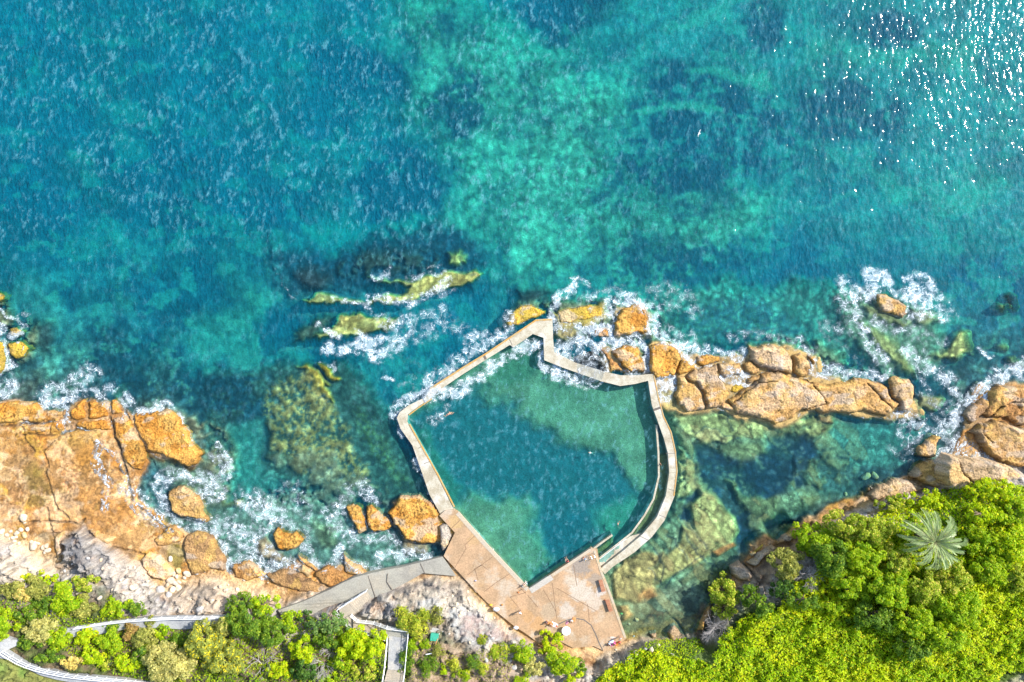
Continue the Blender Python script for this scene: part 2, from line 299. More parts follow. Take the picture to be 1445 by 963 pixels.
patch(13, [(990,200),(1190,190),(1210,390),(980,390)], SHF, .02, 5, 1, .9)
patch(12, [(1080,260),(1200,150),(1300,80),(1500,80),(1500,620),(1200,560),(1170,420),(1100,340)], (.33,.21,.09), .25, 5, 1, .95, None, 1.0)
patch(9, [(430,600),(560,600),(560,720),(470,700)], (.42,.32,.11), -.1, 4, 1, .9)
# --- pool floor
POOL = [(640,719),(617,672),(574,595),(576,584),(609,561),(687,506),(719,487),(724,490),(752,471),(767,477),(768,508),(794,519),(849,538),(876,545),(914,537),
        (922,572),(930,594),(940,619),(945,667),(940,700),(927,730),(907,754),(880,777),(852,799),(834,774),(746,832),(684,766)]
s = win(POOL, 6); dP = sdf_poly(POOL, U[s], V[s]); mP = sm(-4, -1, dP)
CL[s] = CL[s]*(1-mP[..., None])+(C((.20,.235,.13))*(.55+.9*NM[s])[..., None])*mP[..., None]
seth(s, mP, -1.45)
patch(0, [(560,610),(590,570),(640,545),(672,535),(700,560),(735,600),(790,625),(860,645),(910,690),(925,720),(880,772),(800,800),(740,838),(735,835),(775,790),(760,760),(740,700),(690,690),(640,700),(600,660),(575,610)], (.020,.105,.130), -2.1, 13, 2, .9)
patch(0, [(640,715),(620,680),(590,610),(600,600),(625,650),(650,690)], (.06,.15,.10), -1.8, 7, 1, .8)
patch(0, [(840,720),(890,700),(912,712),(890,750),(850,770)], (.14,.26,.15), -2.0, 12, 1, .8)
patch(0, [(760,735),(820,740),(820,790),(775,800)], (.020,.105,.13), -2.1, 12, 2, .85)
patch(0, [(690,510),(740,485),(765,490),(768,515),(740,540),(700,545)], (.08,.15,.08), -1.6, 6, 1, .7)
patch(0, [(930,640),(944,640),(944,690),(932,730),(900,755),(870,778),(848,798),(846,790),(892,752),(922,705),(930,670)], (.17,.17,.06), -.6, 2, 0, .95)
patch(0, [(838,778),(864,757),(868,772),(846,788)], (.17,.18,.06), -.9, 2, 0, .95)

# --- land colours
kl = sm(-4, 2, SDL)
lt = (NM*.5+NF*.35+NX*.15)
lc = C((.34,.19,.075))*(1-sm(.38,.62,lt))[..., None]+C((.52,.35,.19))*sm(.38,.62,lt)[..., None]
lc = lc*(.75+.5*NX)[..., None]
o = sm(.52, .66, fbm(U/30, V/18, 4, 21))[..., None]; lc = lc*(1-o*.75)+C((.46,.235,.055))*o*.75
pa = fbm(UW/24, VW/20, 5, 51); pb = fbm(UW/13, VW/13, 4, 52); pc = fbm(U/5, V/5, 3, 53)
for th, cc, am, src in ((.53,(.56,.45,.32),.8,pa),(.56,(.30,.17,.085),.7,pb),(.58,(.50,.34,.06),.7,fbm(UW/18, VW/18, 4, 54)),(.60,(.52,.42,.36),.7,fbm(UW/10, VW/10, 4, 55))):
    mm = sm(th-.02, th+.07, src*.75+pc*.25)[..., None]*am; lc = lc*(1-mm)+C(cc)*mm
lc *= (.70+.6*fbm(U/2.9, V/2.9, 3, 56))[..., None]
hl = sm(-10, 10, SDH)[..., None]
q = fbm(U/16, V/9, 5, 22); q2 = fbm(U/11, V/11, 4, 23); q3 = fbm(U/5, V/3, 3, 24)
pale = C((.60,.53,.46))*(1-sm(.4,.62,q))[..., None]+C((.40,.37,.37))*sm(.4,.62,q)[..., None]
pale = pale*(1-.65*sm(.54,.66,q2)[..., None])+C((.50,.32,.19))*.65*sm(.54,.66,q2)[..., None]
pale = pale*(1-.5*sm(.52, .62, fbm(U/8, V/5, 4, 91))[..., None])+C((.66,.60,.52))*.5*sm(.52, .62, fbm(U/8, V/5, 4, 91))[..., None]
pale *= ((.62+.76*q3)*(.82+.36*idc)*(1-.45*sm(.10, .02, b2-b1))*(1-.35*sm(.14, .03, c2_-c1_)))[..., None]
lc = lc*(1-hl)+pale*hl
soil = sm(.45, .6, fbm(U/35, V/35, 4, 25)*.6+NF*.4)
deep = sm(30, 90, SDH)[..., None]
so = C((.20,.15,.09))*(1-soil[..., None])+C((.10,.13,.035))*soil[..., None]
lc = lc*(1-deep)+so*(.6+.8*NX)[..., None]*deep
CL = CL*(1-kl[..., None])+lc*kl[..., None]
def land_paint():
    patch(1, [(140,560),(210,520),(270,600),(290,760),(200,780),(150,700)], (.26,.21,.05), None, 6, 1, .85, 'loose')
    patch(1, [(350,710),(480,700),(560,780),(480,860),(380,820)], (.17,.12,.075), None, 8, 1, .85)
    patch(1, [(260,470),(420,420),(560,440),(540,560),(520,640),(300,700),(280,560)], (.42,.26,.12), None, 10, 1, .7)
    patch(1, [(280,360),(560,350),(560,430),(400,470),(280,440)], (.44,.29,.11), None, 6, 1, .8)
    patch(1, [(480,430),(560,430),(560,640),(500,620),(380,520)], (.44,.24,.06), None, 8, 1, .7)
    patch(1, [(600,440),(690,460),(700,560),(640,560)], (.16,.10,.075), None, 4, 1, .85, 'loose')
    patch(1, [(520,650),(760,760),(800,960),(560,960),(300,800)], (.45,.25,.09), None, 10, 1, .7, 'loose')
    patch(1, [(0,330),(150,380),(120,560),(0,600)], (.45,.27,.11), None, 10, 1, .6)
    patch(2, [(200,120),(290,110),(300,200),(230,180)], (.13,.10,.05), None, 4, 1, .9)
    patch(2, [(180,160),(290,170),(290,240),(160,200)], (.36,.19,.03), None, 4, 1, .8, 'loose')
    patch(2, [(0,110),(180,170),(310,260),(325,380),(0,400)], (.62,.53,.42), None, 5, 1, .75, 'loose')
    patch(2, [(350,150),(470,110),(520,170),(640,200),(680,300),(640,380),(420,340),(340,290)], (.25,.24,.24), None, 4, 1, .8, 'loose', 1.3)
    patch(2, [(470,80),(530,90),(530,150),(480,150)], (.13,.13,.15), None, 3, 1, .9, 'mot2', 1.5)
    patch(2, [(880,160),(960,150),(1000,200),(960,260),(900,250)], (.18,.12,.06), None, 6, 1, .8)
    patch(2, [(950,190),(1035,170),(1045,300),(1000,340),(940,260)], (.17,.16,.04), None, 4, 1, .9)
    patch(2, [(540,110),(780,100),(860,200),(800,260),(620,190)], (.50,.33,.17), None, 6, 1, .8)
    patch(2, [(640,240),(820,300),(880,420),(700,460),(560,400)], (.50,.44,.38), None, 6, 1, .7, 'loose', 1.2)
    patch(2, [(940,400),(1200,330),(1300,420),(1260,560),(960,540)], (.55,.43,.31), None, 8, 1, .7, None, 1.2)
    patch(3, [(-20,330),(200,380),(330,440),(380,540),(100,520),(-20,560)], (.58,.45,.34), None, 8, 1, .7, None, 1.2)
    patch(3, [(330,400),(440,440),(540,470),(640,465),(520,500),(400,520)], (.50,.34,.20), None, 4, 1, .8)
    patch(4, [(0,440),(100,380),(240,360),(360,370),(460,470),(540,560),(400,560),(230,480),(120,520),(0,540)], (.55,.47,.37), None, 4, 1, .8, None, 1.6)
    patch(4, [(0,430),(100,385),(240,365),(370,380),(470,480),(350,480),(180,430),(60,480)], (.26,.22,.20), None, 3, 1, .75, 'mot2')
    patch(4, [(120,520),(260,460),(420,540),(640,700),(420,760),(280,640),(200,600)], (.42,.43,.42), None, 8, 1, .7, 'loose')
    patch(4, [(340,560),(520,600),(680,720),(560,720),(380,700)], (.34,.24,.22), None, 5, 1, .7, 'mot2')
    patch(4, [(80,720),(300,740),(700,880),(600,1100),(80,1100)], (.40,.29,.21), None, 8, 1, .85)
    patch(4, [(680,600),(800,600),(930,660),(960,760),(800,740),(700,700)], (.55,.38,.20), None, 4, 1, .8)
    patch(4, [(960,700),(1150,700),(1170,800),(1080,880),(1000,780)], (.50,.33,.19), None, 5, 1, .85)
    patch(4, [(1060,780),(1120,790),(1110,870),(1050,860)], (.24,.13,.07), None, 3, 1, .85, 'mot2')
    patch(5, [(240,650),(380,600),(480,620),(600,600),(680,660),(660,700),(460,700),(280,700)], (.34,.19,.08), None, 5, 1, .85)
    patch(5, [(380,570),(470,560),(480,620),(420,640)], (.10,.055,.03), None, 4, 1, .8, 'mot2')
    patch(5, [(60,860),(250,720),(400,700),(620,720),(700,780),(700,860),(400,860),(100,960)], (.44,.38,.31), None, 6, 1, .85)
    patch(5, [(650,580),(690,520),(735,510),(720,600),(680,690),(650,680)], (.45,.19,.08), None, 4, 1, .85)
    patch(5, [(700,600),(860,600),(880,680),(760,760),(690,700)], (.32,.27,.25), None, 5, 1, .85, None, 1.4)
    patch(5, [(860,300),(1000,220),(1150,160),(1300,60),(1380,0),(1444,-20),(1400,100),(1250,240),(1060,400),(980,420)], (.36,.24,.14), None, 5, 1, .8, None, 1.3)
    patch(12, [(330,840),(560,740),(700,640),(830,650),(700,740),(480,800),(280,860),(60,960),(100,900)], (.36,.24,.08), None, 4, 1, .85, None, 1.2)
    for t, a, wd in ((1,[(-200,318),(100,322),(215,308),(300,302)],2.2),(1,[(140,378),(260,380),(380,360),(440,348),(540,352)],1.6),(1,[(620,280),(650,370),(690,480),(720,620),(745,740)],2.2),
                     (1,[(690,180),(710,270),(760,370),(820,470),(870,545)],3.0),(1,[(130,340),(145,420),(200,470)],1.3),(1,[(260,560),(285,700),(330,800),(390,860)],1.2),
                     (1,[(180,865),(270,868),(440,880),(480,850)],1.7),(1,[(268,790),(290,900),(300,963)],1.3),(1,[(640,560),(700,600)],1.4),(2,[(780,-40),(900,60),(1030,140)],1.0),
                     (1,[(360,360),(250,470),(270,560)],1.0),(2,[(640,200),(820,240),(860,330)],1.2),(2,[(300,120),(380,140),(460,130)],1.5),(5,[(520,600),(570,660),(600,720)],1.5),
                     (5,[(920,280),(980,360),(1000,410)],2.2),(12,[(975,540),(985,640),(1020,700)],2.5)):
        pl = T(t, a); s = win(pl, 10); d = dist_line(pl, UW[s]*.5+U[s]*.5, VW[s]*.5+V[s]*.5)
        m = sm(wd*.95, wd*.3, d); HT[s] -= m*.5; mix(s, m, C((.07,.06,.055)), .85)
    # round weathering pans on the western platform
    for (x, y, r) in ((362,595,11),(380,650,22),(425,605,10),(420,665,9),(260,490,9),(262,515,7),(966,412,14)):
        (cx, cy), = T(1, [(x, y)]); rr = r/4.011; s = win([(cx, cy)], rr+4); d = np.hypot(U[s]-cx, V[s]-cy)
        mix(s, sm(rr+2.5, rr+.8, d), C((.46,.22,.07)), .8); mix(s, sm(rr*.8, rr*.4, d), C((.14,.09,.05)), .9); HT[s] -= .12*sm(rr, rr*.5, d)
    # lawn, track and grassy slope
    patch(19, [(-900,560),(0,640),(60,690),(250,770),(450,880),(640,930),(900,975),(1300,1300),(-900,1300)], (.25,.27,.07), None, 2, 0, .95, None, .5)
    patch(19, [(-300,700),(40,700),(120,780),(40,860),(-300,860)], (.12,.25,.05), None, 8, 1, .5)
    patch(19, [(220,780),(340,810),(320,880),(220,870)], (.10,.26,.04), None, 6, 1, .6)
    patch(0, [(930,900),(1010,905),(1050,850),(1110,850),(1200,760),(1445,740),(1900,740),(1900,1400),(840,1400),(840,960)], (.07,.13,.008), None, 10, 1, .9)
    patch(0, [(1340,1000),(1445,950),(1900,900),(1900,1400),(1300,1400)], (.48,.46,.30), None, 4, 1, .9)
land_paint()
PLT = C((.90,.76,.52))*(1-hl)+C((.72,.71,.68))*hl
CL = CL*(1-kl[..., None])+CL*PLT*kl[..., None]
k1, k2, kid = worley(U/30+W1x*2.2+W2x*2, V/22+W1y*2.2, 60); l1, l2, lid = worley(U/4.2, V/4.2, 61); m1, m2, mid = worley(U/11+W1x*1.5, V/9+W1y*1.5, 62)
hc = sm(.50, .58, fbm(UW/22, VW/22, 3, 63))*sm(.5, .2, l1)*.5
df = (1-.45*sm(.035, .01, k2-k1))*(.74+.5*kid)*(1-hc)*(1-.28*sm(.05, .015, m2-m1)*sm(.45, .6, NM))*(.72+.56*fbm(U/1.9, V/1.9, 2, 64))*1.08
hu = (sm(.6, .9, kid)*.22)[..., None]; hb = (sm(.35, .1, kid)*.4)[..., None]
LP = CL*(1-hu)+C((.60,.47,.31))*hu; LP = LP*(1-hb)+C((.36,.20,.07))*hb; CL = CL*(1-kl[..., None]*(1-hl))+LP*kl[..., None]*(1-hl)
pm_ = kl[..., None]*(1-hl); CL = CL*(1-pm_)+CL*df[..., None]*pm_
HT -= .12*sm(.04, .01, k2-k1)*kl*(1-hl[..., 0]); HT += (fbm(U/3, V/3, 3, 65)-.5)*.16*kl
wet = sm(9, -2, SDL)*sm(-8, 0, SDL)          # dark wet rim just above the waterline
CL *= (1-.25*wet)[..., None]

# cuttings and benches in the slope for the paths and the stairs
def blurN(A, n):
    for _ in range(n):
        A = (A+np.roll(A, 2, 0)+np.roll(A, -2, 0))/3; A = (A+np.roll(A, 2, 1)+np.roll(A, -2, 1))/3
    return A
HS = blurN(HT, 30)
def cut(t, pts, h=None, soft=5, grow=0):
    s, m = mask(T(t, pts), soft, 0); m = sm(0, .6, m)
    HT[s] = HT[s]*(1-m)+(HS[s]-.35 if h is None else h)*m
cut(2, [(200,700),(340,655),(455,635),(620,610),(760,594),(1000,582),(1290,575),(1370,560),(1370,620),(1290,640),(1200,650),(1050,675),(900,665),(700,675),(560,700),(440,712),(200,740)])
cut(19, [(-1000,460),(60,450),(260,460),(260,560),(110,600),(300,730),(500,800),(800,860),(1100,890),(1444,920),(2700,1060),(2700,1200),(1444,1060),(1100,1020),(870,985),(640,945),(440,890),(250,785),(80,705),(0,700),(-1000,720)])
def cutline(t, pts, hs, wd):
    pl = T(t, pts)
    for i in range(len(pl)-1):
        for k in range(6):
            f = k/5; u = pl[i][0]*(1-f)+pl[i+1][0]*f; v = pl[i][1]*(1-f)+pl[i+1][1]*f; h = hs[i]*(1-f)+hs[i+1]*f
            s = win([(u, v)], wd+8); d = np.hypot(U[s]-u, V[s]-v); m = sm(wd+5, wd*.8, d); HT[s] = np.minimum(HT[s], HT[s]*(1-m)+h*m)
cutline(3, [(420,550),(520,520),(660,470),(790,430),(900,400),(1050,370),(1200,320),(1320,290)], [2.2,1.9,1.6,1.4,1.2,1.0,.6,.4], 16)
cutline(18, [(470,220),(340,310),(270,380),(300,450),(400,520),(540,540),(640,560),(740,570),(735,700),(720,870),(700,980)], [1.2,2.2,2.9,2.9,3.0,3.2,4.2,4.6,5.0,5.5,6.0], 15)

eb = np.minimum(np.minimum(U+M0, 1445+M0-U), V+M0)            # the survey ends here: run out into even, deep sea
ew = sm(90, 8, eb)*(SDL < -20); HT = HT*(1-ew)+(-5.0)*ew; CL = CL*(1-ew[..., None])+C((.05,.11,.12))*ew[..., None]

# ------------------------------------------------------------------ materials
def newmat(name):
    m = bpy.data.materials.new(name); m.use_nodes = True
    nt = m.node_tree; nt.nodes.clear(); return m, nt
class N:
    def __init__(s, nt): s.nt = nt
    def __call__(s, typ, ins=None, **kw):
        n = s.nt.nodes.new(typ)
        for k, v in kw.items(): setattr(n, k, v)
        for k, v in (ins or {}).items():
            sk = n.inputs[k]
            if isinstance(v, bpy.types.NodeSocket): s.nt.links.new(v, sk)
            else: sk.default_value = v
        return n
    def math(s, op, a, b=0.0, c=0.0, clamp=False):
        return s('ShaderNodeMath', {0: a, 1: b, 2: c}, operation=op, use_clamp=clamp).outputs[0]
    def mapr(s, v, a, b, c=0.0, d=1.0, smooth=True):
        return s('ShaderNodeMapRange', {0: v, 1: a, 2: b, 3: c, 4: d}, interpolation_type='SMOOTHSTEP' if smooth else 'LINEAR').outputs[0]
    def noise(s, vec, scale, det=3.0, rough=.55, out=0, dist=0.0):
        return s('ShaderNodeTexNoise', {'Vector': vec, 'Scale': scale, 'Detail': det, 'Roughness': rough, 'Distortion': dist}).outputs[out]
    def mixc(s, f, a, b, blend='MIX'):
        n = s('ShaderNodeMix', None, data_type='RGBA', blend_type=blend)
        for i, v in ((0, f), (6, a), (7, b)):
            if isinstance(v, bpy.types.NodeSocket): s.nt.links.new(v, n.inputs[i])
            else: n.inputs[i].default_value = v if i == 0 else (tuple(v)+(1,))[:4]
        return n.outputs[2]
    def attr(s, name, out='Color'): return s('ShaderNodeAttribute', attribute_name=name).outputs[out]
    def obj(s): return s('ShaderNodeTexCoord').outputs['Object']
    def pos(s): return s('ShaderNodeNewGeometry').outputs['Position']
def bsdf(n, col, rough=.8, normal=None, spec=.3, metal=0.0, **kw):
    d = {'Base Color': col if isinstance(col, bpy.types.NodeSocket) else (tuple(col)+(1,))[:4], 'Roughness': rough, 'Specular IOR Level': spec, 'Metallic': metal}
    if normal is not None: d['Normal'] = normal
    d.update(kw)
    b = n('ShaderNodeBsdfPrincipled', d); n('ShaderNodeOutputMaterial', {'Surface': b.outputs[0]}); return b
def mat_ground():
    m, nt = newmat('ground_mat'); n = N(nt); p = n.pos()
    c = n.attr('col'); a = n.noise(p, 5.0, 4.0, .65); b = n.noise(p, 1.3, 3.0)
    f = n.math('MULTIPLY', n.mapr(a, .3, .7, .72, 1.28), n.mapr(b, .3, .7, .88, 1.12))
    c2 = n.mixc(1.0, c, n('ShaderNodeCombineColor', {0: f, 1: f, 2: f}).outputs[0], 'MULTIPLY')
    bm = n('ShaderNodeBump', {'Strength': .6, 'Distance': .25, 'Height': n.math('ADD', a, n.math('MULTIPLY', b, .8))}).outputs[0]
    bsdf(n, c2, .85, bm, .25); return m
def mat_rock():
    m, nt = newmat('rock_mat'); n = N(nt); p = n.pos()
    c = n.attr('col'); a = n.noise(p, 4.5, 5.0, .65)
    v = n('ShaderNodeTexVoronoi', {'Vector': p, 'Scale': 2.6, 'Randomness': 1.0}, feature='F1').outputs['Distance']
    f = n.math('MULTIPLY', n.mapr(a, .3, .7, .7, 1.3), n.mapr(v, .05, .45, .8, 1.12))
    c2 = n.mixc(1.0, c, n('ShaderNodeCombineColor', {0: f, 1: f, 2: f}).outputs[0], 'MULTIPLY')
    bm = n('ShaderNodeBump', {'Strength': .7, 'Distance': .3, 'Height': n.math('ADD', a, n.math('MULTIPLY', v, .6))}).outputs[0]
    bsdf(n, c2, .75, bm, .3); return m
def mat_noisy(name, c1, c2, s1=1.2, s2=7.0, rough=.85, bump=.3, stains=(), c3=None, spec=.25):
    """two-tone weathered surface; stains = (x, y, radius, colour, amount) real blotches at places on the surface"""
    m, nt = newmat(name); n = N(nt); p = n.pos()
    a = n.noise(p, s1, 5.0, .6); b = n.noise(p, s2, 4.0, .65)
    c = n.mixc(n.mapr(a, .35, .65), c1, c2)
    if c3: c = n.mixc(n.mapr(n.noise(p, s1*.45, 4.0), .52, .68), c, c3)
    for (x, y, r, sc, am) in stains:
        q = n('ShaderNodeMix', {0: .35}, data_type='VECTOR')
        d = n('ShaderNodeVectorMath', {0: p, 1: (x, y, 0)}, operation='SUBTRACT').outputs[0]
        d = n('ShaderNodeVectorMath', {0: d, 1: (1, 1, 0)}, operation='MULTIPLY').outputs[0]
        L = n('ShaderNodeVectorMath', {0: d}, operation='LENGTH').outputs['Value']
        L = n.math('ADD', L, n.math('MULTIPLY', n.math('SUBTRACT', n.noise(p, .9, 5.0, .65), .5), r*1.9))
        c = n.mixc(n.mapr(L, r*1.1, r*.65, 0.0, am), c, sc)
    f = n.mapr(b, .3, .7, .82, 1.18)
    c = n.mixc(1.0, c, n('ShaderNodeCombineColor', {0: f, 1: f, 2: f}).outputs[0], 'MULTIPLY')
    bm = n('ShaderNodeBump', {'Strength': bump, 'Distance': .08, 'Height': b}).outputs[0]
    bsdf(n, c, rough, bm, spec); return m
def mat_plain(name, col, rough=.6, metal=0.0, var=.15, spec=.4):
    m, nt = newmat(name); n = N(nt); f = n.mapr(n.noise(n.obj(), 6.0, 3.0), .3, .7, 1-var, 1+var)
    bsdf(n, n.mixc(1.0, col, n('ShaderNodeCombineColor', {0: f, 1: f, 2: f}).outputs[0], 'MULTIPLY'), rough, None, spec, metal); return m
def mat_leaf(name, gloss=.45, trans=.35):
    m, nt = newmat(name); n = N(nt); c = n.attr('col')
    d = n('ShaderNodeBsdfPrincipled', {'Base Color': c, 'Roughness': gloss, 'Specular IOR Level': .25}).outputs[0]
    t = n('ShaderNodeBsdfTranslucent', {'Color': n.mixc(1.0, c, (1.1, 1.15, .5), 'MULTIPLY')}).outputs[0]
    n('ShaderNodeOutputMaterial', {'Surface': n('ShaderNodeMixShader', {0: trans, 1: d, 2: t}).outputs[0]}); return m
GROUND = mat_ground(); ROCK = mat_rock(); LEAF = mat_leaf('leaf_mat', .5, .5)

# ------------------------------------------------------------------ mesh helpers
def tag(o, label=None, cat=None, group=None, kind=None):
    for k, v in (('label', label), ('category', cat), ('group', group), ('kind', kind)):
        if v: o[k] = v
    return o
def link(name, me, mat=None, parent=None):
    o = bpy.data.objects.new(name, me); COL.objects.link(o)
    if mat is not None and me is not None and not me.materials: me.materials.append(mat)
    if parent is not None: o.parent = parent
    return o
def npmesh(name, verts, quads, col=None, smooth=True, attrs=None):
    me = bpy.data.meshes.new(name); nv, nq = len(verts), len(quads); k = quads.shape[1]
    me.vertices.add(nv); me.vertices.foreach_set('co', np.ascontiguousarray(verts, np.float32).ravel())
    me.loops.add(nq*k); me.loops.foreach_set('vertex_index', np.ascontiguousarray(quads, np.int32).ravel())
    me.polygons.add(nq); me.polygons.foreach_set('loop_start', np.arange(0, nq*k, k, dtype=np.int32))
    me.update(calc_edges=True)
    me.polygons.foreach_set('use_smooth', np.full(nq, smooth))
    if col is not None:
        a = me.color_attributes.new('col', 'FLOAT_COLOR', 'POINT'); c4 = np.ones((nv, 4), np.float32); c4[:, :3] = col
        a.data.foreach_set('color', c4.ravel())
    for nm, v in (attrs or {}).items():
        a = me.attributes.new(nm, 'FLOAT', 'POINT'); a.data.foreach_set('value', np.ascontiguousarray(v, np.float32).ravel())
    return me
def gridmesh(name, X, Y, Z, keep=None, col=None, attrs=None, smooth=True):
    h, w = X.shape; idx = np.arange(h*w).reshape(h, w)
    q = np.stack([idx[1:, :-1], idx[1:, 1:], idx[:-1, 1:], idx[:-1, :-1]], -1).reshape(-1, 4)
    v = np.stack([X, Y, Z], -1).reshape(-1, 3); c = None if col is None else col.reshape(-1, 3)
    at = {k: a.reshape(-1) for k, a in (attrs or {}).items()}
    if keep is not None:
        kq = (keep[1:, :-1] & keep[1:, 1:] & keep[:-1, 1:] & keep[:-1, :-1]).reshape(-1); q = q[kq]
        used = np.zeros(h*w, bool); used[q.ravel()] = True; rm = np.cumsum(used)-1; q = rm[q]; v = v[used]
        if c is not None: c = c[used]
        at = {k: a[used] for k, a in at.items()}
    return npmesh(name, v, q, c, smooth, at)
def bil(A, u, v):
    x = np.clip((u+M0)/ST, 0, A.shape[1]-1.001); y = np.clip((v+M0)/ST, 0, A.shape[0]-1.001)
    i = x.astype(int); j = y.astype(int); fx = x-i; fy = y-j
    if A.ndim == 3: fx = fx[..., None]; fy = fy[..., None]
    return (A[j, i]*(1-fx)+A[j, i+1]*fx)*(1-fy)+(A[j+1, i]*(1-fx)+A[j+1, i+1]*fx)*fy
def gz(u, v): return float(bil(HT, np.array([u], float), np.array([v], float))[0])

# ------------------------------------------------------------------ rocks (each a thing of its own)
ORG = C((.42,.19,.03)); TN = C((.40,.24,.09)); PAL = C((.44,.32,.20)); BRN = C((.30,.165,.075)); YEL = C((.46,.31,.04)); GRY = C((.36,.33,.30))
KIND = {'org': (ORG, C((.46,.25,.06)), .9), 'tan': (TN, C((.50,.36,.20)), .5), 'big': (C((.42,.25,.09)), C((.44,.31,.19)), .35), 'pal': (PAL, C((.47,.36,.27)), .3), 'brn': (C((.24,.145,.075)), C((.33,.20,.09)), .2),
        'yel': (YEL, C((.40,.30,.05)), .5), 'gry': (GRY, C((.45,.40,.35)), .3), 'smo': (C((.55,.33,.15)), C((.60,.42,.26)), .08), 'red': (C((.33,.17,.06)), C((.45,.27,.11)), .8)}
HR = HT.copy()
rock_dir = []
def rock(t, pts, kind, top, label, edge=7.0, tilt=(0, 0), cat='rock', name='rock', group='sandstone rocks along the shore', cracks=(), base=None, rough=.14):
    poly = T(t, pts); s = win(poly, 9); jit = .32
    x = U[s]+W1x[s]*8+(NF[s]-.5)*3; y = V[s]+W1y[s]*8+(fbm(U[s]/7, V[s]/7, 3, 36)-.5)*3
    d = sdf_poly(poly, x, y)
    cu = np.mean([p[0] for p in poly]); cv = np.mean([p[1] for p in poly])
    z0 = (gz(cu, cv) if base is None else base); z0 = max(z0, 0.0) if base is None else z0
    e = np.clip(d/edge, 0, 1); prof = (1-(1-e)**2.4)
    nz = fbm(U[s]/9, V[s]/9, 4, 31); nz2 = fbm(U[s]/26, V[s]/26, 3, 32)
    a1, a2, ai = worley(U[s]/4.4, V[s]/4.4, 7)
    ca, cb, pit = KIND[kind]; pit = pit*sm(.30, .62, fbm(U[s]/13, V[s]/13, 3, 37))
    big1, big2, bid = worley(U[s]/21+W1x[s]*1.2, V[s]/15+W1y[s]*1.2, 40+len(rock_dir) % 9)
    lay = fbm(U[s]/40+.0, V[s]/5+U[s]/26, 3, 38)
    h = z0-.35+(top+.35)*(.35+.65*prof)+top*((nz2-.5)*.7+tilt[0]*(x-cu)/60+tilt[1]*(y-cv)/60)*prof+(nz-.5)*rough*(1.6 if kind in ('big', 'tan', 'pal', 'smo', 'brn') else 3.4)*prof
    h += (bid-.5)*top*.16*prof-.16*sm(.09, .02, big2-big1)*min(1, top)*prof+(np.floor(lay*9)/9-.5)*.3*prof*min(1, top)
    h -= pit*.18*sm(.45, .15, a1)*prof
    cl = ca*(1-sm(.38, .62, nz2*.6+nz*.4))[..., None]+cb*sm(.38, .62, nz2*.6+nz*.4)[..., None]
    cl = cl*(.78+.44*fbm(U[s]/3.2, V[s]/3.2, 3, 33))[..., None]
    cl = cl*((.80+.40*bid)*(1-.4*sm(.05, .01, big2-big1))*(.86+.28*lay))[..., None]
    ye = sm(.54, .64, fbm(U[s]/15, V[s]/15, 4, 39))[..., None]*.5; cl = cl*(1-ye)+C((.52,.34,.10))*ye*(.7+.6*NX[s])[..., None]
    gy = sm(.60, .68, fbm(U[s]/19, V[s]/12, 4, 42))[..., None]*.55; cl = cl*(1-gy)+C((.42,.37,.33))*gy
    wr = sm(5, 0, d)*(.35 if z0 < .6 else 0); cl = cl*(1-wr)[..., None]
    pm = pit*sm(.38, .56, fbm(U[s]/24, V[s]/24, 3, 34))+pit*.3
    cl = cl*(1-.55*np.clip(pm, 0, 1)*sm(.42, .2, a1))[..., None]
    cl = cl*(C((1.05,.98,.80)) if kind in ('org', 'yel', 'red') else C((.98,.92,.80)))
    for tt, a, wd in cracks:
        dd = dist_line(T(tt, a), U[s]+W1x[s]*6, V[s]+W1y[s]*6); m = sm(wd, wd*.25, dd); h -= m*.5; cl = cl*(1-m*.8)[..., None]
    h = np.where(d <= 0, -0.9 if z0 < .6 else z0-1.2, h)
    keep = d > -2.2
    kf = (H-z0-top*.6)/H/8.0
    uc = U[s]; vc = V[s]
    # pull skirt vertices onto the outline so walls stay upright
    me = gridmesh(name, (uc-CX)*kf, (CY-vc)*kf, h, keep, cl)
    me.transform(Matrix.Translation(-P(cu, cv, z0)))
    o = link(name, me, ROCK); o.location = P(cu, cv, z0); tag(o, label, cat, group)
    HR[s] = np.where(d > 0, np.maximum(HR[s], h), HR[s])
    rock_dir.append(o); return o
